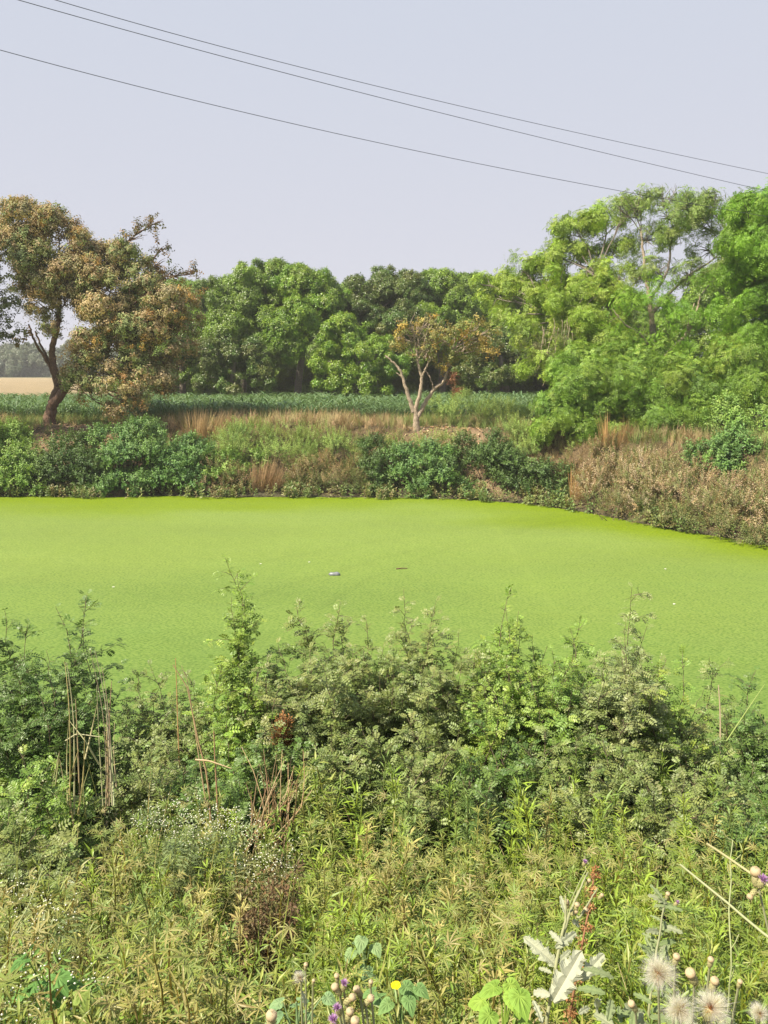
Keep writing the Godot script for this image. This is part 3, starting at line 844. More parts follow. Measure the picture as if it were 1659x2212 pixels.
	# pale green weeds on the slope
	bush("slope_weed", "pale green feathery weeds above the tan grass clump, beside the golden weeds", "weed", [[500, 960, 30.2, 0.5], [540, 945, 30.4, 0.5], [480, 995, 29.6, 0.5], [530, 985, 29.9, 0.45]], "weed")
	bush("slope_weed", "pale green feathery weed mound between two patches of reddish dry grass", "weed", [[610, 945, 30.5, 0.5], [645, 960, 30.3, 0.45], [600, 975, 30, 0.45], [640, 995, 29.7, 0.4]], "weed")
	bush("slope_weed", "small greyish weed clump below the reddish grass, above the rusty weeds", "weed", [[705, 955, 30.3, 0.35], [730, 970, 30, 0.32], [770, 965, 30, 0.3], [760, 990, 29.7, 0.3]], "weed")
	bush("slope_weed", "green weed strip on the slope above the olive bush", "weed", [[860, 965, 29.8, 0.35], [910, 970, 29.6, 0.35], [950, 965, 29.6, 0.35], [1000, 955, 29.6, 0.3]], "weed")
	bush("slope_weed", "green weeds between the darkest bush and the feathery tree's thicket", "weed", [[1130, 955, 29.2, 0.4], [1175, 965, 28.8, 0.4], [1150, 990, 28.4, 0.4], [1225, 985, 28, 0.35], [1110, 940, 29.6, 0.35]], "weed")
	# rusty and tan weeds
	bush("rusty_weed", "rusty brown weeds at the water beside the tan grass clump", "weed", [[680, 1000, 29.4, 0.4], [720, 1010, 29.1, 0.42], [660, 1035, 28.8, 0.36], [700, 1045, 28.6, 0.36], [750, 1040, 28.6, 0.36], [770, 1015, 29, 0.32], [640, 1055, 28.5, 0.25]], "weed_rust")
	bush("rusty_weed", "golden-brown weeds between the bush row and the tan grass clump", "weed", [[475, 1030, 28.9, 0.4], [510, 1040, 28.7, 0.36], [480, 1055, 28.5, 0.3], [535, 1055, 28.5, 0.25], [450, 1050, 28.6, 0.28]], "weed_rust")
	bush("rusty_weed", "reddish dead weeds under the thicket, above the tan weeds", "weed", [[1300, 985, 26.4, 0.4], [1350, 975, 26.2, 0.35], [1420, 975, 25.8, 0.35], [1480, 965, 25.8, 0.3], [1260, 1000, 26.6, 0.35]], "weed_rust")
	var tan := [["tan weed mass on the corner bank, next to the golden reeds", [[1290, 1035, 25.6, 0.42], [1330, 1025, 25.4, 0.42], [1320, 1060, 24.9, 0.4], [1280, 1070, 25.2, 0.3]]],
		["straw-coloured weed mass with pale seed heads, middle of the corner bank", [[1385, 1025, 24.6, 0.45], [1430, 1035, 24.0, 0.45], [1390, 1065, 23.9, 0.4], [1440, 1075, 23.4, 0.4], [1470, 1020, 24.2, 0.4]]],
		["pale khaki weed mass with whitish seed heads, beyond the vivid green shrub's foot", [[1500, 1050, 23.0, 0.42], [1550, 1060, 22.4, 0.45], [1500, 1095, 22.3, 0.4], [1555, 1100, 21.7, 0.4]]],
		["olive-tan weed mass overhanging dark gaps where the bank meets the picture's edge", [[1610, 1065, 21.6, 0.42], [1650, 1080, 21, 0.45], [1615, 1115, 20.9, 0.4], [1660, 1130, 20.4, 0.4], [1700, 1090, 20.6, 0.5], [1690, 1040, 21.4, 0.4]]]]
	for w in tan:
		bush("tan_weed", w[0], "weed", w[1], "weed_tan")
	for w in [["green creeper at the water under the tan weeds, nearest the half-drowned branch", [[1350, 1095, 23.8, 0.25], [1390, 1105, 23.2, 0.25], [1320, 1100, 24, 0.18]]], ["dark olive creeper over the water under the straw-coloured weeds", [[1445, 1115, 22.4, 0.28], [1490, 1125, 21.9, 0.26]]], ["olive creeper at the water where the bank meets the picture's edge", [[1550, 1140, 20.9, 0.26], [1600, 1150, 20.4, 0.28], [1650, 1160, 20, 0.26], [1690, 1160, 19.8, 0.3]]]]:
		bush("shore_creeper", w[0], "weed", w[1], "creeper")
	# dry grass: clumps that stand out, and the mass on the slope
	var straw := grass(16, 1.15, 0.012, 0.16, 0.5)
	for w in [["tan dry grass clump standing at the water's edge, leaning to one side", 572, 1068, 28.6, 0.42, 34, lin(0.42, 0.28, 0.16)], ["golden dry grass clump at the top of the slope beside the rust-coloured tree", 440, 945, 31.2, 0.6, 26, lin(0.48, 0.34, 0.17)], ["golden reed clump at the start of the tan weeds", 1262, 1062, 25.8, 0.4, 22, lin(0.46, 0.29, 0.12)], ["short golden reed clump under the thicket above the tan weeds", 1330, 1010, 26.2, 0.5, 16, lin(0.42, 0.27, 0.12)]]:
		var f := ground_at(w[1], w[2], w[3])
		var t := thing("dry_grass_clump", w[0], "grass clump", f)
		var where := []
		var tint := PackedColorArray()
		for i in w[5]:
			var p: Vector3 = Vector3(rf(-1, 1), 0, rf(-0.5, 0.5)) * w[4]
			where.append(Transform3D(Basis(Vector3(0, 0, 1), -0.25 - p.x * 0.5).rotated(Vector3.UP, rf(-0.5, 0.5)).scaled(Vector3.ONE * rf(0.75, 1.15)), p))
			var g := rf(0.75, 1.2)
			tint.append(Color(w[6].r * g, w[6].g * g, w[6].b * g))
		scatter("blades", straw, mats.dry, where, tint, t)
	var tuft := grass(12, 0.5, 0.014, 0.35, 0.8)
	var where := []
	var tint := PackedColorArray()
	for i in 7000:
		var x := rf(-17, 14)
		var s := shore(x) + rf(1.0, 8.0)
		var nn := lumps.get_noise_2d(x * 8.0, s * 8.0)
		var bare := maxf(smoothstep(3.0, 2.0, absf(x + 11.6)), smoothstep(2.3, 1.4, absf(x - 2.6))) * smoothstep(5.2, 4.2, s - shore(x))
		if rng.randf() < bare * 0.93:
			continue
		where.append(Transform3D(Basis(Vector3.UP, rf(0, TAU)).scaled(Vector3.ONE * rf(0.55, 1.25) * (1.3 if x > -9 and x < -1 and s > 31.5 else 1.0)), Vector3(x, land(x, -s) - 0.03, -s)))
		var c := mixed([lin(0.42, 0.30, 0.18), lin(0.38, 0.28, 0.16), lin(0.35, 0.29, 0.15), lin(0.27, 0.28, 0.11)] if nn > 0.08 or (s - shore(x) > 3.0 and x > -9.5 and x < 1.0 and nn > -0.25) else [lin(0.21, 0.29, 0.09), lin(0.25, 0.27, 0.10), lin(0.31, 0.26, 0.12), lin(0.18, 0.26, 0.08)])
		tint.append(c)
	scatter("dry_grass", tuft, mats.dry, where, tint, self)
	# dead leaves lying on the bare cut of the bank
	var fallen := Shape.new()
	fallen.leaf(Transform3D.IDENTITY, 0.14, 0.075, 0.6, 0.4, Color.WHITE, 3)
	where = []
	tint = PackedColorArray()
	for i in 2600:
		var x := (-11.6 + rng.randfn(0, 1.6)) if i % 3 else (2.4 + rng.randfn(0, 1.0))
		var s := shore(x) + rf(1.2, 6.0)
		where.append(Transform3D(Basis.from_euler(Vector3(rf(-2.2, -0.9), rf(0, TAU), rf(-0.5, 0.5))), Vector3(x, land(x, -s) + 0.02, -s)))
		tint.append(mixed([lin(0.46, 0.32, 0.18), lin(0.36, 0.22, 0.11), lin(0.52, 0.40, 0.25)]))
	scatter("fallen_leaves", fallen.mesh(), mats.dry, where, tint, self)
	# low dark growth along the waterline
	var sp := sprig(9, 0.07, 0.035, 0.16, 0.0, 0.9, 0.5)
	where = []
	tint = PackedColorArray()
	for i in 4200:
		var x := rf(-17, 13)
		var s := shore(x) + rf(-0.35, 1.3) + 0.5 * lumps.get_noise_2d(x * 40.0, 7.0)
		if lumps.get_noise_2d(x * 34.0, 60.0) < 0.0 and rng.randf() < 0.8:
			continue
		where.append(Transform3D(Basis(Vector3.UP, rf(0, TAU)).rotated(Vector3(1, 0, 0), rf(-0.2, 0.5)).scaled(Vector3.ONE * rf(0.8, 2.2)), Vector3(x, maxf(0.0, land(x, -s)) + rf(0, 0.12), -s)))
		tint.append(mixed([lin(0.19, 0.27, 0.075), lin(0.24, 0.28, 0.09), lin(0.28, 0.25, 0.11), lin(0.16, 0.25, 0.07)]))
	scatter("waterside_undergrowth", sp, mats.leaf, where, tint, self)
	# the corn field behind the bank
	where = []
	tint = PackedColorArray()
	var corn := corn_mesh()
	for row in 22:
		for i in 330:
			var x := -26.0 + i * 0.12 + rf(-0.04, 0.04)
			var s := 35.2 + row * 0.6 + rf(-0.08, 0.08) + maxf(0.0, x + 4.0) * 0.1
			if s < shore(x) + 6.2 or x > 9.0:
				continue
			where.append(Transform3D(Basis(Vector3.UP, rf(0, TAU)).scaled(Vector3.ONE * rf(0.72, 1.08) * (1.0 + 0.25 * lumps.get_noise_2d(x * 16.0, s * 16.0))), Vector3(x, land(x, -s) - 0.02, -s)))
			tint.append(mixed([lin(0.17, 0.28, 0.115), lin(0.20, 0.30, 0.125), lin(0.15, 0.25, 0.105)]))
	scatter("corn_field", corn, mats.leaf, where, tint, self)
	for w in [["green weed mound rising before the black hollow, beyond the small forked tree", [[960, 880, 35, 0.4], [1000, 872, 35, 0.45], [1040, 880, 35, 0.4], [985, 895, 34.5, 0.35]]], ["dull green weeds between corn and thicket, at the edge of the black hollow", [[1085, 895, 33.5, 0.4], [1130, 905, 32.5, 0.4], [1105, 920, 32, 0.35], [1060, 905, 33, 0.35]]]]:
		bush("weed_mound", w[0], "weed", w[1], "weed")


func wires() -> void:
	var wm := StandardMaterial3D.new()
	wm.albedo_color = Color(0.28, 0.29, 0.32)
	wm.roughness = 0.6
	wm.metallic = 0.3
	for w in [["uppermost thin dark power line crossing the sky", [120, 0, 15.5], [830, 190, 20.5], [1659, 375, 27.0]], ["middle thin power line, close under the uppermost one", [40, 0, 15.5], [830, 213, 20.5], [1659, 413, 27.0]], ["lowest thin power line, well below the other two, passing in front of the half-bare tree", [0, 108, 16.5], [830, 311, 21.0], [1659, 468, 26.5]]]:
		var a := at(w[1][0], w[1][1], w[1][2])
		var b := at(w[2][0], w[2][1], w[2][2])
		var c := at(w[3][0], w[3][1], w[3][2])
		var pts := []
		for i in 49:
			var k := -0.45 + 1.9 * i / 48.0
			var m := (b.z - a.z) / (c.z - a.z)
			# the parabola through the three surveyed places
			pts.append(a * ((k - m) * (k - 1.0) / m) + b * (k * (k - 1.0) / (m * (m - 1.0))) + c * (k * (k - m) / (1.0 - m)))
		var s := Shape.new()
		s.smooth = true
		s.tube(pts, 0.0065, 0.0065, 6, Color.WHITE)
		var o := put("power_line", s.mesh(), wm, self)
		tag(o, w[0], "cable", "")


func pond_things() -> void:
	var plastic := StandardMaterial3D.new()
	plastic.vertex_color_use_as_albedo = true
	plastic.roughness = 0.4
	# a grey crumpled bag afloat
	var p: Vector3 = at(722, 1275, 17.05)
	p.y = 0.0
	var b := Shape.new()
	b.smooth = true
	b.lathe(Transform3D(Basis(Vector3(0, 0, 1), PI / 2), Vector3(0.12, 0.02, 0)), [[-0.02, 0.0, lin(0.16, 0.17, 0.19)], [0.0, 0.04, lin(0.16, 0.17, 0.19)], [0.06, 0.06, lin(0.2, 0.21, 0.23)], [0.13, 0.045, lin(0.16, 0.17, 0.19)], [0.2, 0.05, lin(0.18, 0.19, 0.21)], [0.25, 0.0, lin(0.16, 0.17, 0.19)]], 9)
	var bag := put("floating_bag", b.mesh(), plastic, self)
	bag.position = p
	tag(bag, "grey crumpled plastic bag floating on the duckweed in mid pond", "litter")
	p = at(868, 1255, 17.6)
	p.y = 0.012
	var st := Shape.new()
	st.smooth = true
	st.tube([Vector3(-0.13, 0, 0.02), Vector3(0, 0.012, 0), Vector3(0.13, 0.005, -0.02)], 0.016, 0.01, 6, Color.WHITE)
	var stick := put("floating_stick", st.mesh(), mats.brown_bark, self)
	stick.position = p
	tag(stick, "short dark stick floating on the duckweed beyond the grey bag", "stick")
	var scraps := [[563, 1219, "white scrap on the duckweed just beyond the tall leafy spire"], [245, 1269, "white scrap on the duckweed above the arching spray"], [668, 1215, "pale speck of litter farther out than the grey bag"], [1437, 1230, "pale speck of litter on the open duckweed off the corner bank"], [1456, 1306, "small white scrap on the duckweed beyond the dense grey-green shrub"]]
	for w in scraps:
		var q := at(w[0], w[1], 17.0)
		var k := EYE.y / (EYE.y - q.y)
		q = EYE + (q - EYE) * k
		var sc := Shape.new()
		for i in 3:
			sc.leaf(Transform3D(frame(Vector3(cos(i * 2.1), 0.25, sin(i * 2.1))), Vector3(0, 0.006, 0)), 0.032, 0.03, 0.4, 0.3, lin(0.75, 0.75, 0.7), 3)
		var o := put("litter_scrap", sc.mesh(), plastic, self)
		o.position = Vector3(q.x, 0.004, q.z)
		tag(o, w[2], "litter")
	# sprouts and a white flower by the corner bank
	for w in [[1416, 1135, "small pale-leaved plant rooted in the duckweed off the corner bank"], [1465, 1128, "pale broad-leaved plant at the water's edge beside the white bloom"]]:
		var q := at(w[0], w[1], 17.0)
		q = EYE + (q - EYE) * (EYE.y / (EYE.y - q.y))
		var t := thing("water_plant", w[2], "plant", Vector3(q.x, 0, q.z))
		var s := Shape.new()
		s.tube([Vector3.ZERO, Vector3(0.02, 0.15, 0), Vector3(0, 0.3, 0)], 0.008, 0.004, 4, lin(0.2, 0.25, 0.1))
		put("stem", s.mesh(), mats.leaf, t)
		for k in 8:
			var l := Shape.new()
			var a := k * 2.4
			l.leaf(Transform3D(frame(Vector3(cos(a), 0.4, sin(a))), Vector3(0, 0.08 + 0.03 * k, 0)), 0.13, 0.09, 0.8, 0.25, lin(0.22, 0.32, 0.15), 3)
			put("leaf", l.mesh(), mats.leaf, t)
	var fq := at(1470, 1147, 17.0)
	fq = EYE + (fq - EYE) * (EYE.y / (EYE.y - fq.y))
	var fl := Shape.new()
	for i in 6:
		fl.leaf(Transform3D(frame(Vector3(cos(i * 1.05), 0.7, sin(i * 1.05))), Vector3(0, 0.02, 0)), 0.09, 0.07, 0.3, 0.4, lin(0.75, 0.76, 0.5), 3)
	var white := put("white_bloom", fl.mesh(), mats.leaf, self)
	white.position = Vector3(fq.x, 0.01, fq.z)
	tag(white, "pale cream bloom at the waterline beside the broad-leaved plant", "flower")
	# the half-drowned branch off the corner bank
	var base := at(1320, 1118, 23.6)
	base.y = 0.0
	var br := thing("drowned_branch", "thin bare branch sticking out of the duckweed at the corner bank", "branch", base)
	for k in 4:
		var s := Shape.new()
		s.smooth = true
		s.tube(wander(Vector3(k * 0.12 - 0.2, -0.05, 0), Vector3([-0.7, -0.35, 0.35, 0.7][k], [0.55, 0.15, 0.6, 0.3][k], rf(-0.2, 0.2)), 0.1, 5), 0.016, 0.005, 4, Color.WHITE)
		put("twig", s.mesh(), mats.twig, br)


# ---------------------------------------------------------------- the near bank
# a shrub of pinnate leaves: one stem to each tip [bearing x, bearing y, distance]
func shrub(label: String, tips: Array, palette: Array, bushy := 1.0, group := "", leaf_size := 1.0) -> void:
	var m := Vector3.ZERO
	var ends := []
	for w in tips.duplicate():
		if w[1] < 1560 and w[2] > 4.3:
			tips.append([w[0] + rf(-60, 60), maxf(w[1] + rf(50, 150), rf(1395, 1440)), w[2] - rf(0.05, 0.4)])
			if w[0] > 540 and w[0] < 1440:
				tips.append([w[0] + rf(-55, 55), rf(1400, 1500), w[2] - rf(0.0, 0.4)])
	for w in tips:
		ends.append(at(w[0], w[1], w[2] + 0.75))
		m += ends[-1] / tips.size()
	var o := Vector3(m.x, 0, m.z - 0.15)
	o.y = land(o.x, o.z)
	var t := thing("pinnate_shrub", label, "shrub", o, group)
	var where := [[], []]
	var tint := [PackedColorArray(), PackedColorArray()]
	var twigs := Shape.new()
	twigs.smooth = true
	for e in ends:
		var foot := Vector3(lerpf(o.x, e.x, 0.35) + rf(-0.12, 0.12), 0, lerpf(o.z, e.z, 0.4) + rf(-0.15, 0.1))
		foot.y = land(foot.x, foot.z) - 0.03
		var path := smooth_path([foot, foot.lerp(e, 0.4) + Vector3(rf(-0.16, 0.16), 0.12, rf(-0.14, 0.14)), foot.lerp(e, 0.75) + Vector3(rf(-0.1, 0.1), 0.06, rf(-0.1, 0.1)), e], 24, 0.01)
		var s := Shape.new()
		s.smooth = true
		var local := []
		var long := 0.0
		for i in path.size():
			local.append(path[i] - o)
			if i > 0:
				long += path[i].distance_to(path[i - 1])
		s.tube(local, 0.0095, 0.0013, 5, Color.WHITE)
		put("stem", s.mesh(), mats.twig, t)
		var own := mixed(palette, 0.1)
		# leaves straight on the stem, then on its side branches
		var rods := [[path.slice(6), 0.032, 0.0]]
		for k in int(long * 15.0 * bushy):
			var f := rf(0.1, 0.97)
			var i := mini(int(f * 24.0), 23)
			var a: Vector3 = path[i].lerp(path[i + 1], f * 24.0 - i)
			var up: Vector3 = (path[i + 1] - path[i]).normalized()
			var d := (Vector3(rf(-1, 1), rf(-0.35, 0.4), rf(-1, 1)).normalized() + up * rf(0.35, 1.3)).normalized()
			var l := rf(0.1, 0.5) * (1.0 - 0.82 * f * f * f) * (0.85 + 0.15 * bushy)
			var b := a + d * l + Vector3(0, -0.16 * l, 0)
			if b.y < land(b.x, b.z) + 0.06:
				continue
			var mid: Vector3 = a.lerp(b, 0.5) + Vector3(rf(-0.1, 0.1), rf(0.02, 0.14), rf(-0.1, 0.1)) * l
			rods.append([[a, mid, b], 0.027, f])
			twigs.tube([a - o, mid - o, b - o], 0.0024, 0.0009, 3, Color.WHITE, 1.0, false)
		for rod in rods:
			var line: Array = smooth_path(rod[0], 12)
			var l := 0.0
			for i in 12:
				l += line[i].distance_to(line[i + 1])
			var n_leaves := int(l / rod[1]) + 1
			for j in n_leaves:
				var k := (j + 1.0) / n_leaves
				if rod[2] == 0.0 and rng.randf() < 0.3:
					continue
				var i := mini(int(k * 12.0), 11)
				var p: Vector3 = line[i].lerp(line[i + 1], k * 12.0 - i)
				var d: Vector3 = (line[i + 1] - line[i]).normalized()
				var q := (d * 0.5 + rdir() * Vector3(1, 0.5, 1)).normalized()
				var f: float = k if rod[2] == 0.0 else rod[2]
				var size := (1.0 - 0.35 * f) * (1.0 - 0.25 * k) * rf(0.75, 1.25) * leaf_size
				var n := rng.randi() % 2
				where[n].append(Transform3D(frame(q, Vector3(-0.25, 1, 0.3) + rdir() * 0.5).scaled(Vector3.ONE * size), p - o))
				var c := own if rng.randf() < 0.5 else mixed(palette)
				var g := rf(0.85, 1.18)
				tint[n].append(Color(c.r * g, c.g * g, c.b * g))
	put("twigs", twigs.mesh(), mats.twig, t, "stuff")
	for n in 2:
		scatter("foliage", kinds.pinna[n], mats.satin, where[n], tint[n], t)


# a leaf of long fingers on a stalk
func fingered(fingers: int, l: float, c: Color) -> ArrayMesh:
	var s := Shape.new()
	s.tube([Vector3.ZERO, Vector3(0, l * 0.22, 0.006), Vector3(0, l * 0.42, 0)], 0.0016, 0.0012, 3, Color(c.r * 1.05, c.g, c.b))
	for k in fingers:
		var f := (k - (fingers - 1) * 0.5) / ((fingers - 1) * 0.5)
		var a := f * 1.95
		var ll := l * (1.0 - 0.52 * pow(absf(f), 1.5)) * rf(0.9, 1.08)
		var g := rf(0.88, 1.12)
		s.leaf(Transform3D(frame(Vector3(sin(a), cos(a), rf(-0.15, 0.2)), Vector3(0, 0, 1)), Vector3(0, l * 0.42, 0)), ll, ll * 0.118, rf(0.1, 0.9), 0.42, Color(c.r * g, c.g * g, c.b * g), 4, 0.85, Color(c.r * g * 1.12, c.g * g, c.b * g * 0.95))
	return s.mesh()


var hemp_tones := []
var hemp_leaves := []
var hemp_tips := []
const TONE_NAMES := ["green", "bright yellow-green", "straw-tan drying", "dull olive", "bluish green"]


func hemp_first(tone: int, h: float, spread: float) -> Node3D:
	var t := Node3D.new()
	var stem := Shape.new()
	stem.smooth = true
	var c: Color = hemp_tones[tone]
	var lean := Vector3(rf(-0.08, 0.08), 0, rf(-0.08, 0.08))
	var pts := []
	for i in 6:
		var k := i / 5.0
		pts.append(Vector3(lean.x * k * k, h * k, lean.z * k * k))
	stem.tube(pts, 0.006, 0.0025, 5, Color(c.r * 0.95, c.g * 0.85, c.b * 0.9))
	put("stem", stem.mesh(), mats.leaf, t)
	var turn := rf(0, TAU)
	var n := 12
	for k in n:
		var f := 0.3 + 0.68 * k / (n - 1.0)
		turn += PI / 2 + rf(-0.35, 0.35)
		for side in 2:
			if k == n - 1 and side == 1:
				continue
			var a := turn + PI * side + rf(-0.3, 0.3)
			var el := lerpf(-0.05, 0.75, f) + rf(-0.25, 0.25)
			var leaf := put("leaf", hemp_leaves[tone][rng.randi() % 3], mats.leaf, t)
			var size := spread * (0.72 + 0.5 * sin(PI * pow(f, 1.3))) * rf(0.8, 1.15)
			leaf.transform = Transform3D(frame(Vector3(cos(a) * cos(el), sin(el), sin(a) * cos(el)), Vector3(rf(-0.3, 0.3), 1, rf(-0.3, 0.3))).scaled(Vector3.ONE * size), Vector3(lean.x * f * f, h * f, lean.z * f * f))
	var tips := Shape.new()
	for k in 34:
		var f := rf(0.45, 1.03)
		var a := rf(0, TAU)
		var el := rf(0.2, 1.3)
		var g := rf(0.85, 1.2)
		var d := Vector3(cos(a) * cos(el), sin(el), sin(a) * cos(el))
		var off := Vector3(cos(a), 0.4, sin(a)) * rf(0.0, 0.09) * (1.1 - f)
		tips.leaf(Transform3D(frame(d), Vector3(lean.x * f * f, h * f, lean.z * f * f) + off), rf(0.03, 0.065), 0.009, rf(0, 0.8), 0.4, Color(c.r * g * 1.1, c.g * g * 1.12, c.b * g), 2)
	put("side_shoots", tips.mesh(), mats.leaf, t, "stuff")
	return t


func hemp_where(px: float, py: float) -> String:
	if py < 1790.0:
		return "in the row against the pinnate shrubs' dark foot" if px > 620.0 else "rising through the grass below the dry reeds"
	if px < 420.0:
		return "in the patch beside the grey-leaved herb and lobed leaves" if py > 1930.0 else "in the patch below the dry reeds"
	if px > 1130.0:
		return "in the green stand behind the white-leaved thistle" if py < 2010.0 else "at the white-leaved thistle's foot"
	return "in the drying stand around the brown withered weed" if py < 2000.0 else "in the drying stand behind the yellow flower"


func broad(l: float, w: float, lobes: int, depth: float, c: Color, cup := 0.15) -> ArrayMesh:
	var s := Shape.new()
	var mid := s.vert(Vector3(0, l * 0.3, 0), Color(c.r * 1.1, c.g * 1.05, c.b * 1.1))
	var n := 40
	var rim := []
	var ring := []
	for i in n:
		var a := TAU * i / n
		var r := 1.0 - 0.55 * exp(-pow(wrapf(a - PI, -PI, PI) / 0.28, 2.0)) + depth * cos(lobes * a) - 0.05 * (i % 2) + 0.3 * exp(-pow(wrapf(a, -PI, PI) / 0.3, 2.0))
		var p := Vector3(sin(a) * w * 0.5 * r, l * 0.3 + cos(a) * (0.7 if cos(a) > 0 else 0.42) * l * r, 0)
		var far := Vector2(p.x / w, p.y / l - 0.3).length()
		p.z = -cup * l * far * far * 2.2 + 0.05 * l * sin(3.0 * a)
		var vein := 0.9 + 0.16 * cos(a * 10.0) + (0.12 if i == 0 else 0.0)
		ring.append(s.vert(Vector3(p.x * 0.5, lerpf(l * 0.3, p.y, 0.5), p.z * 0.2 + 0.035 * l * cos(10.0 * a)), Color(c.r * vein, c.g * vein, c.b * vein)))
		rim.append(s.vert(p, Color(c.r * 0.95, c.g, c.b * 0.95)))
	for i in n:
		var j := (i + 1) % n
		s.tri(mid, ring[i], ring[j])
		s.tri(ring[i], rim[i], ring[j])
		s.tri(ring[j], rim[i], rim[j])
	return s.mesh()


func spiny(l: float, w: float, c: Color) -> ArrayMesh:      # a wavy thistle leaf with toothed lobes
	var s := Shape.new()
	var n := 30
	var last := []
	for i in n + 1:
		var k := float(i) / n
		var body := w * 0.5 * pow(sin(PI * clampf(k * 0.94 + 0.06, 0, 1)), 0.6)
		var wave := rf(0.62, 0.72) + rf(0.26, 0.38) * absf(sin(k * PI * 4.0))
		if i % 5 == 0:
			wave *= 0.8
		var h := maxf(body * wave, 0.001)
		var z := -0.35 * l * k * k
		var curl := 0.35 * h * sin(k * PI * 8.0)
		var y := l * k + (0.25 * h if wave > 0.8 else 0.0)
		var row := [s.vert(Vector3(-h, y, z + curl), c), s.vert(Vector3(-h * 0.5, l * k, z + 0.1 * h), c), s.vert(Vector3(0, l * k, z - 0.08 * w), Color(c.r * 1.12, c.g * 1.1, c.b * 1.1)), s.vert(Vector3(h * 0.5, l * k, z + 0.1 * h), c), s.vert(Vector3(h, y, z - curl), c)]
		if i > 0:
			for j in 4:
				s.tri(last[j], row[j], last[j + 1])
				s.tri(last[j + 1], row[j], row[j + 1])
		if i % 5 == 2 and i > 2:
			for side in [0, 4]:
				var sx: float = -1.0 if side == 0 else 1.0
				var e := s.vert(Vector3(sx * (h + w * 0.08), y + w * 0.07, z + curl * sx * -1.0 + 0.01 * w), Color(c.r * 1.15, c.g * 1.1, c.b * 0.9))
				s.tri(last[side], row[side], e)
		last = row
	return s.mesh()


func head(t: Node3D, o: Vector3, p: Vector3, dir: Vector3, kind: String, r: float) -> void:
	var local := Transform3D(frame(dir), p - o)
	var green := lin(0.36, 0.36, 0.16)
	var straw := lin(0.50, 0.39, 0.22)
	var cup := Shape.new()
	cup.smooth = true
	cup.lathe(local, [[-0.9 * r, r * 0.12, green], [-0.6 * r, r * 0.6, green], [r * 0.1, r * 0.84, lin(0.40, 0.39, 0.18)], [r * 1.0, r * 0.86, lin(0.42, 0.40, 0.19)], [r * 1.6, r * 0.68, lin(0.46, 0.42, 0.22)], [r * 1.9, r * 0.55, straw]], 14)
	for k in 46:                                       # bracts over the cup
		var f := (k + 0.5) / 46.0
		var a := k * 2.4
		var y := r * (2.5 * f - 0.7)
		var rr := r * (0.75 + 0.25 * sin(PI * f)) * 0.97
		var out := Vector3(cos(a), 0, -sin(a))
		var g := rf(0.85, 1.15)
		cup.leaf(local * Transform3D(frame(Vector3.UP + out * 0.25, out), out * rr + Vector3(0, y - r * 0.1, 0)), r * 0.55, r * 0.26, -0.2, -0.2, lin(0.44 * g, 0.42 * g, 0.2 * g), 2, 0.8, lin(0.3, 0.22, 0.1))
	var holder := put("flower_head", cup.mesh(), mats.dull, t)
	var f := Shape.new()
	if kind == "bud":
		f.smooth = true
		f.lathe(local, [[r * 1.75, r * 0.62, straw], [r * 2.15, r * 0.98, lin(0.52, 0.40, 0.22)], [r * 2.7, r * 1.0, lin(0.54, 0.42, 0.25)], [r * 3.2, r * 0.72, lin(0.56, 0.45, 0.29)], [r * 3.4, r * 0.02, lin(0.56, 0.46, 0.3)]], 14)
		for k in 90:
			var a := rf(0, TAU)
			var e := rf(0.1, 1.5)
			var d := Vector3(cos(a) * cos(e), sin(e), sin(a) * cos(e))
			f.leaf(local * Transform3D(frame(d), Vector3(0, r * 2.45, 0) + d * r * 0.85), r * 0.3, r * 0.07, 0.2, 0.2, lin(0.58, 0.47, 0.3), 2)
		put("closed_tuft", f.mesh(), mats.dull, holder)
	elif kind == "flower":
		for k in 130:
			var a := rf(0, TAU)
			var e := rf(0.35, 1.5)
			var d := Vector3(cos(a) * cos(e), sin(e), sin(a) * cos(e))
			var g := rf(0.85, 1.15)
			f.leaf(local * Transform3D(frame(d), Vector3(0, r * 1.6, 0)), r * rf(1.2, 1.7), r * 0.12, rf(-0.3, 0.3), 0.3, lin(0.42 * g, 0.22 * g, 0.50 * g), 3, 1.3, lin(0.60 * g, 0.36 * g, 0.68 * g))
		put("florets", f.mesh(), mats.leaf, holder)
	else:
		var lean := rdir() * Vector3(0.45, 0.3, 0.45)
		for k in 2600:
			var a := rf(0, TAU)
			var e := rf(-0.25, 1.5)
			var d := Vector3(cos(a) * cos(e), sin(e), sin(a) * cos(e))
			var l := r * rf(1.5, 3.3) * (0.8 + 0.5 * rng.randf() * rng.randf())
			d = (d + lean).normalized()
			if sin(a * 3.0 + r * 900.0) > 0.75 and rng.randf() < 0.7:
				continue
			f.leaf(local * Transform3D(frame(d, rdir()), Vector3(0, r * 1.55, 0) + d * r * rf(0.2, 0.9)), l, r * 0.017, rf(-0.6, 0.6), 0.1, lin(0.56, 0.42, 0.31) if k % 9 == 0 else lin(0.72, 0.68, 0.65), 2, 0.9, lin(0.9, 0.88, 0.86))
		put("seed_down", f.mesh(), mats.fluff, holder)
		var se := Shape.new()
		for k in 90:
			var a := rf(0, TAU)
			var e := rf(0.0, 1.4)
			var d := Vector3(cos(a) * cos(e), sin(e), sin(a) * cos(e))
			se.leaf(local * Transform3D(frame(d), Vector3(0, r * 1.45, 0)), r * rf(0.9, 1.7), r * 0.11, 0, 0.3, lin(0.55, 0.27, 0.10), 2, 0.6, lin(0.22, 0.10, 0.05))
		put("seeds", se.mesh(), mats.dry, holder)


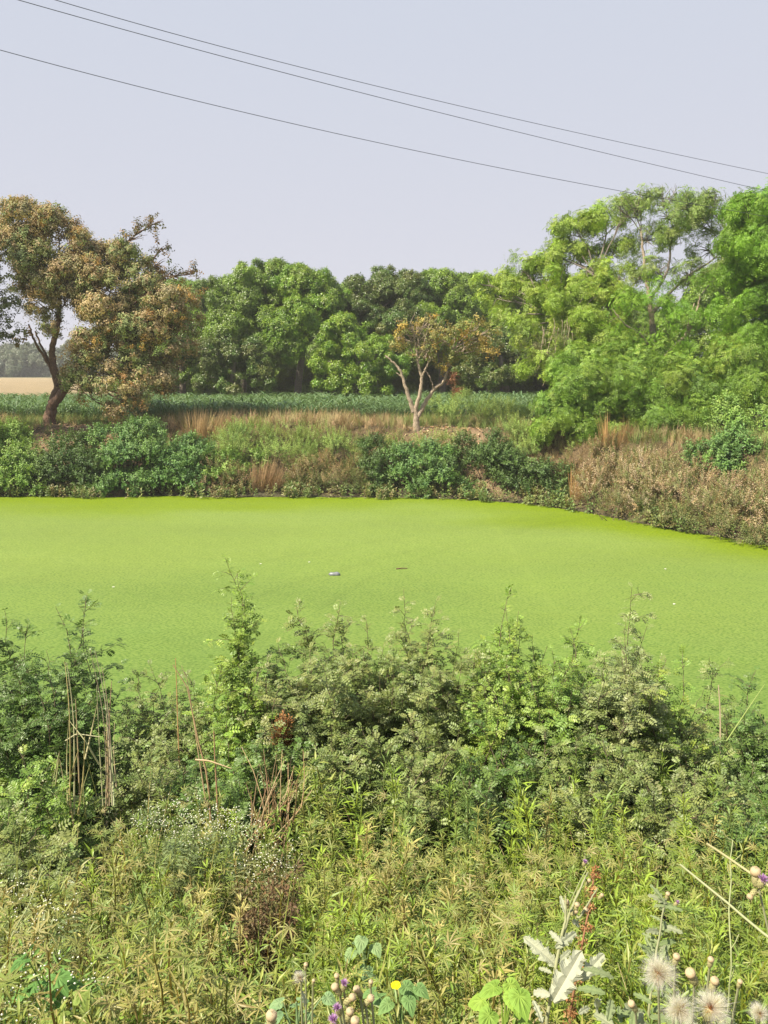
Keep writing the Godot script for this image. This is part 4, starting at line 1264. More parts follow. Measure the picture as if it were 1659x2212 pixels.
func stalk(called: String, pts: Array, r0: float, r1: float, c: Color, t: Node3D, o: Vector3, mat: Material = null) -> Array:
	var path := smooth_path(pts, pts.size() * 5, r0 * 0.25)
	var s := Shape.new()
	s.smooth = true
	var local := []
	for p in path:
		local.append(p - o)
	s.tube(local, r0, r1, 7, c)
	put(called, s.mesh(), mat if mat else mats.dull, t)
	return path


func low(px: float, py: float, d: float, depth := 0.0) -> Vector3:   # a foot on the ground under that bearing
	var p := at(px, py, d)
	p.y = land(p.x, p.z) - depth
	return p


func near_bank() -> void:
	mats.satin = leafy(0.44, 0.5, 0.5)
	kinds.pinna = [pinnate(0.115, 4, 0.034, 0.0185, 0.5), pinnate(0.10, 4, 0.035, 0.020, 0.35)]
	var grey := [lin(0.188, 0.248, 0.0685), lin(0.216, 0.269, 0.082), lin(0.159, 0.226, 0.0567), lin(0.25, 0.29, 0.0921)]
	var deep := [lin(0.118, 0.204, 0.0411), lin(0.139, 0.226, 0.0503), lin(0.104, 0.184, 0.0411)]
	var fresh := [lin(0.222, 0.341, 0.0503), lin(0.188, 0.297, 0.0503), lin(0.153, 0.261, 0.0411), lin(0.266, 0.364, 0.0642)]
	shrub("dark shrub at the picture's edge, its arching spray hanging over the duckweed", [[-50, 1335, 4.6], [10, 1318, 4.7], [60, 1348, 4.6], [120, 1310, 4.8], [188, 1282, 5.0], [182, 1345, 4.8], [100, 1405, 4.4], [30, 1420, 4.3], [-70, 1440, 4.3], [150, 1450, 4.4], [200, 1500, 4.3], [80, 1480, 4.2], [-20, 1500, 4.1], [-130, 1420, 4.5], [-190, 1400, 4.6], [140, 1540, 4.1], [40, 1560, 4.0]], deep, 1.1)
	shrub("low shrub with small rounded top, between the dry reeds and the bent stalk", [[325, 1438, 5.0], [300, 1455, 4.9], [350, 1470, 4.9], [285, 1520, 4.7], [365, 1530, 4.6], [255, 1560, 4.4], [330, 1580, 4.3]], grey, 1.0)
	shrub("thin low shrub behind the bent stalk, ragged against the duckweed", [[405, 1455, 5.0], [440, 1490, 4.9], [415, 1520, 4.7], [465, 1530, 4.8], [430, 1580, 4.4], [395, 1590, 4.3]], grey, 0.8)
	shrub("tallest leafy spire, standing alone over the duckweed", [[487, 1205, 4.9], [512, 1238, 4.85], [500, 1290, 4.8], [530, 1330, 4.75], [515, 1390, 4.7], [545, 1410, 4.65], [560, 1480, 4.5], [505, 1490, 4.5], [480, 1570, 4.3], [530, 1560, 4.25]], fresh, 0.95)
	shrub("shrub with two wispy tops just past the tallest spire, above the red-brown withered tuft", [[640, 1308, 4.95], [655, 1350, 4.9], [600, 1390, 4.8], [670, 1400, 4.75], [620, 1460, 4.55], [580, 1520, 4.35], [690, 1455, 4.55], [650, 1530, 4.3]], grey, 0.95)
	shrub("shrub with a knot of leaves at its narrow top, third along from the tallest spire", [[735, 1298, 4.95], [728, 1330, 4.9], [700, 1390, 4.9], [790, 1335, 4.95], [760, 1400, 4.7], [832, 1385, 4.8], [720, 1490, 4.4], [785, 1490, 4.4], [820, 1460, 4.5]], grey, 1.0)
	shrub("shrub with a forked pair of upright shoots in mid row", [[872, 1272, 4.95], [868, 1330, 4.9], [942, 1300, 4.95], [930, 1350, 4.85], [900, 1400, 4.7], [990, 1370, 4.8], [860, 1430, 4.6], [950, 1440, 4.5], [1000, 1420, 4.7], [905, 1490, 4.4]], grey, 1.0)
	shrub("pointed yellowish-green shrub, brightest of the row", [[1105, 1268, 4.85], [1092, 1310, 4.8], [1120, 1320, 4.8], [1150, 1372, 4.8], [1060, 1395, 4.7], [1115, 1430, 4.5], [1182, 1395, 4.7], [1040, 1470, 4.45], [1090, 1500, 4.3], [1150, 1480, 4.4]], fresh, 1.0)
	shrub("open shrub with thin yellowish top between the pointed shrub and the grey dense one", [[1232, 1358, 4.9], [1255, 1330, 4.95], [1205, 1430, 4.65], [1272, 1440, 4.65], [1240, 1490, 4.45], [1200, 1510, 4.35]], fresh, 0.85)
	shrub("dense grey-green shrub with one thin bare shoot above it", [[1352, 1345, 4.75], [1365, 1268, 4.8], [1398, 1352, 4.75], [1340, 1390, 4.65], [1380, 1425, 4.55], [1305, 1430, 4.65], [1320, 1490, 4.45], [1375, 1490, 4.4], [1330, 1440, 4.5], [1290, 1500, 4.4]], [lin(0.237, 0.29, 0.104), lin(0.202, 0.261, 0.0867), lin(0.266, 0.311, 0.116)], 1.1)
	shrub("shrub sending one long arching shoot out over the duckweed, beside the dense grey-green one", [[1475, 1405, 4.8], [1430, 1465, 4.65], [1400, 1540, 4.4], [1465, 1530, 4.5], [1350, 1560, 4.3], [1440, 1600, 4.2]], fresh, 0.9)
	shrub("sparse upright shrub around a pale broken stake", [[1532, 1420, 4.8], [1520, 1490, 4.6], [1562, 1540, 4.5], [1500, 1570, 4.4], [1545, 1600, 4.25], [1470, 1610, 4.2]], grey, 0.85)
	shrub("sparse shrub at the row's end, with a leaning dark shoot", [[1632, 1448, 4.7], [1640, 1530, 4.5], [1600, 1580, 4.35], [1672, 1560, 4.4], [1720, 1500, 4.5], [1560, 1620, 4.2], [1625, 1640, 4.1], [1780, 1560, 4.3], [1700, 1640, 4.0]], deep, 0.9)
	# the front rank
	var front := [["front-rank shrub beside the dead stalk heap", [[560, 1600, 3.9], [610, 1590, 3.95], [650, 1600, 3.9], [560, 1650, 3.7], [520, 1640, 3.75], [500, 1690, 3.5]], deep],
		["front-rank grey-leaved shrub behind the largest pale hemp leaves", [[720, 1560, 3.95], [780, 1570, 3.9], [700, 1620, 3.7], [760, 1640, 3.6], [820, 1600, 3.8], [660, 1640, 3.7]], grey],
		["front-rank shrub in mid row, leaves shining grey", [[880, 1550, 3.95], [940, 1570, 3.9], [860, 1620, 3.7], [920, 1640, 3.6], [980, 1610, 3.7], [900, 1690, 3.4]], grey],
		["front-rank shrub under the pointed yellowish-green one", [[1040, 1560, 3.95], [1100, 1570, 3.9], [1020, 1640, 3.6], [1080, 1650, 3.55], [1150, 1610, 3.75], [1060, 1700, 3.35]], deep],
		["front-rank shrub under the open thin-topped one", [[1180, 1570, 3.9], [1250, 1580, 3.9], [1200, 1650, 3.6], [1270, 1650, 3.55], [1300, 1590, 3.85], [1220, 1710, 3.3]], grey],
		["front-rank shrub under the dense grey-green one, reaching down to the hemp", [[1340, 1610, 3.8], [1400, 1640, 3.65], [1330, 1680, 3.45], [1390, 1700, 3.35], [1450, 1680, 3.5]], grey],
		["front-rank shrub below the pale broken stake", [[1510, 1660, 3.6], [1560, 1690, 3.45], [1480, 1720, 3.3], [1600, 1680, 3.5], [1540, 1750, 3.1]], grey],
		["front-rank shrub at the picture's edge below the leaning dark shoot", [[1650, 1690, 3.4], [1700, 1660, 3.5], [1640, 1760, 3.1], [1590, 1790, 3.0], [1690, 1760, 3.1]], deep],
		["small-leaved shrub beside the bright seedling, hiding the bent stalk's foot", [[440, 1640, 3.7], [470, 1680, 3.5], [400, 1650, 3.6], [420, 1700, 3.4]], deep],
		["small-leaved grey shrub behind the tall green grass", [[300, 1590, 4.0], [350, 1600, 3.9], [280, 1640, 3.7], [330, 1660, 3.6], [380, 1640, 3.7], [240, 1620, 3.8]], grey],
		["low shrub with many small pale leaves, at the reeds' foot by the picture's edge", [[40, 1610, 3.6], [120, 1630, 3.5], [60, 1680, 3.2], [130, 1700, 3.2], [-30, 1650, 3.4], [-90, 1600, 3.6], [-80, 1720, 3.1]], fresh],
		["low grey shrub of crowded small leaves below the reeds, by the picture's edge", [[20, 1750, 3.0], [90, 1780, 2.9], [140, 1820, 2.75], [30, 1840, 2.65], [-50, 1800, 2.8], [-110, 1850, 2.6], [90, 1870, 2.5]], grey]]
	for w in front:
		shrub(w[0], w[1], w[2], 1.0)
	shrub("bright yellow-green seedling among dark shrubs, next to the bent stalk", [[490, 1558, 4.0], [482, 1592, 3.9]], [lin(0.24, 0.38, 0.045), lin(0.20, 0.33, 0.045)], 0.16, "", 1.25)
	red_tuft()
	reeds()
	hemp_plants()
	undergrowth()


func red_tuft() -> void:
	var o := at(610, 1580, 4.95)
	var t := thing("withered_tuft", "red-brown withered tuft hanging in the shrubs beside the tallest spire", "dead foliage", o)
	var where := []
	var tint := PackedColorArray()
	for i in 230:
		var d := rdir()
		where.append(Transform3D(frame((d * 0.5 + Vector3(0, -0.9, 0)).normalized(), rdir()).scaled(Vector3.ONE * rf(0.5, 1.0)), d * Vector3(0.07, 0.15, 0.07) * rf(0.3, 1.0)))
		tint.append(mixed([lin(0.30, 0.15, 0.06), lin(0.34, 0.19, 0.08), lin(0.22, 0.12, 0.06)]))
	scatter("dead_leaves", sprig(7, 0.035, 0.012, 0.06, 0, 0.8, 0.9), mats.dry, where, tint, t)
	stalk("stem", [at(606, 1640, 5.05), at(612, 1590, 4.95), at(614, 1520, 5.00)], 0.006, 0.003, lin(0.2, 0.12, 0.07), t, o)


func blade(t: Node3D, o: Vector3, pts: Array, w: float, c: Color) -> void:
	var path := smooth_path(pts, 10)
	var s := Shape.new()
	s.smooth = true
	for i in path.size():
		path[i] -= o
	s.tube(path, w, w * 0.35, 5, c, 1.4)
	put("blade", s.mesh(), mats.dry, t)


func reeds() -> void:
	var straw := lin(0.52, 0.46, 0.26)
	var o := low(170, 1700, 4.15)
	var t := thing("dry_reed_clump", "clump of dry straw-coloured reeds with two tall upright tips, by the dark shrub", "reed clump", o)
	for w in [[[150, 1760], [152, 1560], [139, 1430]], [[160, 1760], [160, 1560], [144, 1430]], [[172, 1740], [166, 1600], [162, 1510]], [[148, 1740], [144, 1640], [150, 1556]], [[216, 1651], [185, 1600], [150, 1556]], [[120, 1700], [128, 1620], [112, 1700]], [[168, 1760], [178, 1690], [183, 1592]], [[183, 1640], [198, 1570], [212, 1520]], [[140, 1600], [165, 1585], [215, 1592]], [[135, 1760], [138, 1690], [128, 1640]], [[160, 1790], [150, 1700], [168, 1620]], [[185, 1770], [180, 1700], [196, 1650]]]:
		var pts := []
		for q in w:
			pts.append(at(q[0] + rf(-2, 2), q[1], 4.1 + rf(-0.08, 0.08)))
		blade(t, o, pts, rf(0.0035, 0.0055), Color(straw.r * rf(0.85, 1.1), straw.g * rf(0.85, 1.05), straw.b * rf(0.8, 1.1)))
	o = low(235, 1700, 4.15)
	t = thing("dry_reed_clump", "looser clump of thin dry reeds leaning apart, nearer the duckweed gap than the tallest pair", "reed clump", o)
	for w in [[[228, 1740], [222, 1560], [196, 1405]], [[240, 1740], [228, 1530], [207, 1405]], [[238, 1740], [238, 1560], [222, 1440]], [[232, 1740], [236, 1600], [241, 1471]], [[246, 1740], [240, 1620], [230, 1520]], [[222, 1740], [214, 1620], [206, 1480]], [[250, 1700], [244, 1620], [246, 1560]], [[226, 1760], [230, 1680], [232, 1560]], [[245, 1720], [236, 1640], [224, 1580]]]:
		var pts := []
		for q in w:
			pts.append(at(q[0] + rf(-3, 3), q[1], 4.15 + rf(-0.08, 0.08)))
		blade(t, o, pts, rf(0.0028, 0.0045), Color(straw.r * rf(0.75, 1.05), straw.g * rf(0.8, 1.05), straw.b * rf(0.8, 1.1)))
	o = low(449, 1740, 4.15)
	t = thing("bent_reed", "single tall dry stalk with its top bent over, standing against the duckweed", "reed", o)
	blade(t, o, [o, at(452, 1714, 4.15), at(428, 1600, 4.15), at(410, 1510, 4.15), at(398, 1455, 4.15), at(388, 1440, 4.15), at(374, 1436, 4.15)], 0.007, lin(0.52, 0.36, 0.2))
	blade(t, o, [at(446, 1740, 4.13), at(432, 1650, 4.15), at(405, 1470, 4.17), at(392, 1438, 4.17)], 0.004, lin(0.5, 0.38, 0.22))
	o = low(384, 1640, 4.75)
	t = thing("orange_stalk", "short orange-tan upright stalk behind the bent one", "reed", o)
	blade(t, o, [o, at(384, 1560, 4.75), at(382, 1490, 4.75), at(379, 1422, 4.75)], 0.006, lin(0.55, 0.34, 0.16))
	o = low(468, 1740, 4.10)
	t = thing("brown_stake", "straight brown dead stalk with a snapped pale leaf across its foot", "reed", o)
	blade(t, o, [o, at(468, 1700, 4.10), at(464, 1640, 4.10), at(462, 1579, 4.10)], 0.008, lin(0.42, 0.26, 0.15))
	blade(t, o, [at(422, 1641, 4.08), at(450, 1643, 4.08), at(500, 1660, 4.08)], 0.006, lin(0.62, 0.47, 0.28))
	o = low(1556, 1700, 5.15)
	t = thing("broken_stake", "pale broken stake sticking up from the sparse shrub", "stake", o)
	blade(t, o, [o, at(1556, 1600, 5.15), at(1552, 1480, 5.15)], 0.010, lin(0.6, 0.48, 0.33))
	o = low(1600, 1620, 5.05)
	t = thing("leaning_shoot", "thin pale green shoot leaning outward over the duckweed at the row's end", "stem", o)
	blade(t, o, [at(1570, 1600, 5.05), at(1610, 1540, 5.05), at(1652, 1478, 5.05)], 0.005, lin(0.34, 0.42, 0.14))
	# heap of dead stalks before the shrubs
	o = low(560, 1780, 3.95)
	t = thing("dead_stalk_heap", "heap of broken dead stalks and brown stems in the dark gap before the shrubs", "dead stalks", o)
	for i in 30:
		var px := 530.0 + rf(0, 90)
		var top := Vector2(px + rf(-10, 90), rf(1600, 1720))
		var d := rf(3.7, 4.05)
		stalk("stalk", [at(px - rf(-20, 50), rf(1790, 1890), d), at(lerpf(px, top.x, 0.4) + rf(-22, 22), rf(1735, 1775), d + rf(-0.1, 0.1)), at(top.x + rf(-50, 20), top.y, d + rf(-0.1, 0.2))], rf(0.0018, 0.0055), 0.0014, mixed([lin(0.42, 0.30, 0.17), lin(0.30, 0.20, 0.11), lin(0.52, 0.41, 0.25)]), t, o, mats.dry)
	# tall green grass at the reeds' foot
	for w in [["tall green grass clump growing at the dry reeds' foot", 190, 1800, 3.7, 26, lin(0.20, 0.28, 0.08)], ["green grass clump with long blades crossing, between reeds and white-flowered herb", 330, 1790, 3.7, 26, lin(0.22, 0.29, 0.09)], ["arching green grass blades over the small-leaved shrub by the picture's edge", 110, 1800, 3.6, 14, lin(0.27, 0.32, 0.12)], ["straw-tinted grass clump below the bent stalk", 410, 1780, 3.8, 20, lin(0.36, 0.34, 0.14)]]:
		var f := low(w[1], w[2], w[3], 0.77)
		var g := thing("green_grass_clump", w[0], "grass clump", f)
		for i in w[4]:
			var s := Shape.new()
			var a := rf(0, TAU)
			var el := rf(0.85, 1.5)
			var c: Color = w[5]
			var k := rf(0.8, 1.25)
			s.leaf(Transform3D(frame(Vector3(cos(a) * cos(el), sin(el), sin(a) * cos(el))), Vector3(rf(-0.16, 0.16), 0, rf(-0.12, 0.12))), rf(0.6, 1.15), rf(0.006, 0.011), rf(0.2, 1.3), 0.3, Color(c.r * k, c.g * k, c.b * k), 7, 0.35, Color(c.r * k * 1.25, c.g * k * 1.1, c.b * k))
			put("blade", s.mesh(), mats.leaf, g)


func hemp_plants() -> void:
	hemp_tones = [lin(0.19, 0.285, 0.044), lin(0.261, 0.362, 0.044), lin(0.372, 0.342, 0.123), lin(0.271, 0.302, 0.0748), lin(0.19, 0.276, 0.0748)]
	var first := []
	for tone in 5:
		hemp_leaves.append([fingered(7, 0.062, hemp_tones[tone]), fingered(7, 0.070, hemp_tones[tone]), fingered(5, 0.055, hemp_tones[tone])])
		first.append([hemp_first(tone, 0.85, 1.0), hemp_first(tone, 0.85, 0.8), hemp_first(tone, 0.85, 0.62)])
	var rows := [[1655, 4.35, 620, 1660], [1700, 4.05, 640, 1720], [1745, 3.8, 420, 1720], [1790, 3.55, 300, 1730], [1835, 3.3, 270, 1740], [1878, 3.06, 240, 1760], [1920, 2.86, 20, 1760], [1960, 2.66, -60, 1760], [2000, 2.46, -60, 1770], [2040, 2.28, 60, 1700], [2080, 2.12, 120, 1640], [2122, 1.96, 180, 1600], [2165, 1.82, 200, 1560], [2210, 1.7, 220, 1500]]
	for row in rows:
		var px: float = row[2]
		while px < row[3]:
			var x := px + rf(-30, 30)
			var py: float = row[0] + rf(-25, 25)
			px += rf(54, 80)
			if absf(x - 565) < 55 and py > 1860 and py < 2120 and rng.randf() < 0.7:
				continue
			if py < 1790.0 and x > 640.0 and rng.randf() < 0.45:
				continue
			set_hemp(first, x, py, row[1] + rf(-0.1, 0.1), 1.0, -1)
	# the big-leaved ones that stand out against the shrubs
	for w in [
		[696, 1674, 4.2, 0, "third large-leaved hemp plant along the shrubs' foot, counting from the dead stalk heap"],
		[743, 1662, 4.25, 3, "fourth large-leaved hemp plant along the shrubs' foot, counting from the dead stalk heap"],
		[752, 1708, 4.1, 1, "fifth large-leaved hemp plant along the shrubs' foot, counting from the dead stalk heap"],
		[690, 1738, 3.95, 3, "second large-leaved hemp plant along the shrubs' foot, counting from the dead stalk heap"],
		[718, 1818, 3.5, 1, "pale large-leaved hemp plant standing just out of the row, below the dead stalk heap"],
		[667, 1886, 3.1, 3, "hemp plant with a wide droopy leaf right beside the brown withered weed"],
		[860, 1930, 2.9, 2, "straw-coloured hemp plant with a star-like dry leaf in mid stand"],
		[770, 1916, 2.95, 3, "hemp plant with long drooping fingers above the round-leaved pale mallow"],
		[840, 1832, 3.4, 2, "straw-coloured large-leaved hemp plant above the star-like dry one"],
		[773, 1748, 3.9, 0, "sixth large-leaved hemp plant along the shrubs' foot, counting from the dead stalk heap"],
		[863, 1678, 4.2, 0, "seventh large-leaved hemp plant along the shrubs' foot, counting from the dead stalk heap"],
		[923, 1714, 4.05, 4, "eighth large-leaved hemp plant along the shrubs' foot, counting from the dead stalk heap"],
		[983, 1681, 4.2, 0, "ninth large-leaved hemp plant along the shrubs' foot, counting from the dead stalk heap"],
		[993, 1792, 3.6, 3, "olive large-leaved hemp plant on the near side of the row, before the green stand"],
		[1090, 1686, 4.1, 1, "tenth large-leaved hemp plant along the shrubs' foot, counting from the dead stalk heap"],
		[1150, 1731, 3.9, 1, "eleventh large-leaved hemp plant along the shrubs' foot, counting from the dead stalk heap"],
		[1286, 1716, 3.95, 4, "twelfth large-leaved hemp plant along the shrubs' foot, counting from the dead stalk heap"],
		[1338, 1702, 4.0, 0, "thirteenth large-leaved hemp plant along the shrubs' foot, counting from the dead stalk heap"],
		[640, 1754, 3.8, 0, "first large-leaved hemp plant along the shrubs' foot, counting from the dead stalk heap"],
		[140, 1906, 3.0, 4, "bluish large-leaved hemp plant beside the low grey shrub and grey-leaved herb"],
		[190, 1886, 3.05, 1, "bright large-leaved hemp plant next to the bluish one by the low grey shrub"],
		[235, 1948, 2.7, 4, "bluish large-leaved hemp plant farther in from the grey-leaved herb"],
	]:
		set_hemp(first, w[0], w[1], w[2], 1.6, w[3], w[4])
	for a in first:
		for b in a:
			b.free()


func set_hemp(first: Array, x: float, py: float, d: float, big: float, given: int, label := "") -> void:
	var top := at(x, py, d)
	var foot := Vector3(top.x + rf(-0.05, 0.05), 0, top.z)
	foot.y = land(foot.x, foot.z) - 0.02
	var n := lumps.get_noise_2d(x * 0.5, py * 0.8)
	var tone := 2
	if py < 1790.0 and x > 620.0:
		tone = [0, 0, 3, 1, 4, 2][rng.randi() % 6]
	elif x > 1130.0:
		tone = [0, 0, 3, 1, 1][rng.randi() % 5] if n > -0.25 else 3
	elif x < 430.0:
		tone = [0, 1, 4, 3][rng.randi() % 4] if n > -0.05 else [2, 3][rng.randi() % 2]
	else:
		tone = [2, 2, 3, 3, 0, 1][rng.randi() % 6] if n > -0.1 else [3, 4, 0, 1][rng.randi() % 4]
	if given >= 0:
		tone = given
	var copy: Node3D = first[tone][rng.randi() % 3].duplicate()
	copy.name = numbered("hemp_plant")
	add_child(copy, true)
	var h := clampf(top.y - foot.y, 0.4, 1.3)
	var wide := rf(0.85, 1.15) * big
	var tall := maxf(h / 0.85, wide)
	foot.y = minf(foot.y, top.y - 0.85 * tall)
	copy.transform = Transform3D(Basis(Vector3.UP, rf(0, TAU)).scaled(Vector3(wide, tall, wide)), foot)
	var place := hemp_where(x, py)
	tag(copy, label if label else "%s hemp plant %s" % [TONE_NAMES[tone], place], "hemp plant", "large-leaved hemp plants" if label else "%s hemp plants %s" % [TONE_NAMES[tone], place])


func undergrowth() -> void:
	var spray := fingered(7, 0.056, Color.WHITE)
	var sets := [[[], PackedColorArray()], [[], PackedColorArray()]]
	for i in 26000:
		var z := -rf(1.1, 4.2)
		var x := rf(-1, 1) * (2.3 + 0.62 * absf(z))
		if (x > -0.9 and z < -3.45 and rng.randf() < 0.8) or (x / absf(z) < -0.40 and z < -2.95):
			continue
		var g := land(x, z)
		var top := 0.86
		var n := lumps.get_noise_2d(x * 42.0, z * 42.0)
		var side := x / (0.35 + 0.5 * absf(z))
		var k := 0 if n + 0.3 * side < 0.06 else 1
		if lumps.get_noise_2d(x * 60.0 + 300.0, z * 60.0) < -0.18 and rng.randf() < 0.8:
			continue
		if Vector2(x + 0.47, (z + 2.8) * 0.6).length() < 0.24:
			continue
		var p := Vector3(x, g + top * (1.0 - pow(rng.randf(), 1.6)) * (0.9 + 0.35 * lumps.get_noise_2d(x * 90.0, z * 90.0)), z)
		var a := rf(0, TAU)
		sets[k][0].append(Transform3D(frame(Vector3(cos(a), rf(-0.3, 0.8), sin(a)), Vector3(rf(-0.9, 0.6), 1, rf(-0.6, 0.9))).scaled(Vector3.ONE * rf(0.5, 1.05)), p))
		sets[k][1].append(mixed([lin(0.336, 0.312, 0.107), lin(0.278, 0.293, 0.082), lin(0.23, 0.273, 0.0656), lin(0.365, 0.332, 0.131), lin(0.211, 0.283, 0.0574)] if k == 0 else [lin(0.183, 0.268, 0.0492), lin(0.24, 0.332, 0.0492), lin(0.163, 0.244, 0.0451), lin(0.278, 0.312, 0.0738)]))
	scatter("drying_undergrowth", spray, mats.leaf, sets[0][0], sets[0][1], self)
	scatter("green_undergrowth", spray, mats.leaf, sets[1][0], sets[1][1], self)
	# narrow-leaved shoots between them
	var shoot := sprig(22, 0.06, 0.0085, 0.26, 0.1, 1.15, 0.5, 0.4, 3, 0.85, 0.22)
	var ways := []
	var tones := PackedColorArray()
	for i in 4100:
		var z := -rf(1.1, 4.1)
		var x := rf(-1, 1) * (2.3 + 0.62 * absf(z))
		if (x > -0.9 and z < -3.45 and rng.randf() < 0.8) or (x / absf(z) < -0.40 and z < -2.95):
			continue
		if Vector2(x + 0.47, (z + 2.8) * 0.6).length() < 0.24:
			continue
		var n := lumps.get_noise_2d(x * 42.0, z * 42.0) + 0.4 * x / (0.35 + 0.5 * absf(z))
		ways.append(Transform3D(Basis(Vector3(1, 0, 0), rf(-0.4, 0.4)).rotated(Vector3.UP, rf(0, TAU)).scaled(Vector3.ONE * rf(0.5, 0.95)), Vector3(x, land(x, z) + rf(0.2, 0.7) * (0.9 + 0.35 * lumps.get_noise_2d(x * 90.0, z * 90.0)), z)))
		tones.append(mixed([lin(0.326, 0.303, 0.0984), lin(0.278, 0.283, 0.0779), lin(0.211, 0.264, 0.0533), lin(0.249, 0.303, 0.0574)] if n < 0.05 else [lin(0.201, 0.288, 0.041), lin(0.259, 0.351, 0.041), lin(0.173, 0.254, 0.041)]))
	scatter("shoots_undergrowth", shoot, mats.leaf, ways, tones, self)
	# dead straws and stray grass through it all
	var straws := Shape.new()
	straws.tube([Vector3.ZERO, Vector3(0.015, 0.2, 0.0), Vector3(0.0, 0.42, 0.01)], 0.0024, 0.001, 3, Color.WHITE)
	var stems := []
	var pales := PackedColorArray()
	for i in 950:
		var z := -rf(1.2, 4.6)
		var x := rf(-1, 1) * (2.3 + 0.62 * absf(z))
		stems.append(Transform3D(frame((Vector3.UP * rf(0.1, 1.4) + rdir()).normalized()).scaled(Vector3.ONE * rf(0.35, 0.4 + 0.13 * absf(z))), Vector3(x, land(x, z) + rf(0.05, 0.5), z)))
		pales.append(mixed([lin(0.50, 0.40, 0.24), lin(0.38, 0.27, 0.15), lin(0.42, 0.40, 0.18)]))
	scatter("dead_straws", straws.mesh(), mats.dry, stems, pales, self)
	var wild := grass(5, 0.85, 0.0065, 0.3, 1.0)
	stems = []
	pales = PackedColorArray()
	for i in 420:
		var z := -rf(1.2, 4.6)
		var x := rf(-1, 1) * (2.3 + 0.62 * absf(z))
		if x > -0.5 and rng.randf() < 0.6:
			continue
		stems.append(Transform3D(Basis(Vector3.UP, rf(0, TAU)).scaled(Vector3.ONE * rf(0.7, 1.2)), Vector3(x, land(x, z), z)))
		pales.append(mixed([lin(0.26, 0.34, 0.09), lin(0.32, 0.36, 0.12), lin(0.40, 0.36, 0.17)]))
	scatter("wild_grass", wild, mats.leaf, stems, pales, self)
	# shoots and litter under the shrubs down to the water
	var sp := pinnate(0.12, 5, 0.03, 0.015, 0.4)
	var where := []
	var tint := PackedColorArray()
	for i in 13500:
		var z := -rf(4.2, 8.0)
		var x := rf(-1, 1) * (2.6 + 0.6 * absf(z))
		where.append(Transform3D(frame((rdir() + Vector3.UP * 0.5).normalized(), Vector3.UP + rdir() * 0.4).scaled(Vector3.ONE * rf(0.7, 1.2)), Vector3(x, land(x, z) + pow(rng.randf(), 1.5) * lerpf(0.8, 0.3, (absf(z) - 4.2) / 3.8), z)))
		tint.append(mixed([lin(0.18, 0.25, 0.08), lin(0.15, 0.22, 0.065), lin(0.22, 0.25, 0.10)]))
	scatter("slope_undergrowth", sp, mats.satin, where, tint, self)


func closing_details() -> void:
	herbs()
	broad_leaves()
	thistles()


# feathery grey-green herb under a haze of tiny white flower heads
func herb(label: String, foot: Vector3, heads: Array, d: float, c: Color) -> void:
	var t := thing("white_flowered_herb", label, "herb", foot)
	var bloom := Shape.new()
	bloom.smooth = true
	bloom.lathe(Transform3D.IDENTITY, [[0, 0.0005, lin(0.5, 0.55, 0.3)], [0.001, 0.0026, lin(0.72, 0.74, 0.6)], [0.0028, 0.0024, lin(0.8, 0.8, 0.7)], [0.0036, 0.0004, lin(0.8, 0.8, 0.7)]], 6)
	var bm := bloom.mesh()
	var where := []
	var tint := PackedColorArray()
	var leafs := []
	var greens := PackedColorArray()
	for q in heads:
		var e := at(q[0], q[1], d + rf(-0.12, 0.12))
		var path := stalk("stem", [foot + Vector3(rf(-0.06, 0.06), 0, rf(-0.06, 0.06)), foot.lerp(e, 0.5) + Vector3(rf(-0.04, 0.04), 0.04, rf(-0.04, 0.04)), e], 0.004, 0.0015, Color(c.r * 1.2, c.g * 1.1, c.b), t, foot)
		for i in 26:
			var p: Vector3 = e + Vector3(rf(-0.075, 0.075), rf(-0.05, 0.035), rf(-0.075, 0.075)) - foot
			where.append(Transform3D(frame((Vector3.UP + rdir() * 0.5).normalized()).scaled(Vector3.ONE * rf(0.8, 1.25)), p))
			tint.append(Color.WHITE)
		for i in 16:
			var p: Vector3 = path[2 + rng.randi() % (path.size() - 3)]
			leafs.append(Transform3D(frame((rdir() + Vector3.UP * 0.4).normalized(), Vector3.UP + rdir() * 0.4).scaled(Vector3.ONE * rf(0.7, 1.2)), p - foot))
			greens.append(mixed([c]))
	scatter("flower_heads", bm, mats.dull, where, tint, t)
	scatter("foliage", kinds.cut_leaf, mats.dull, leafs, greens, t)


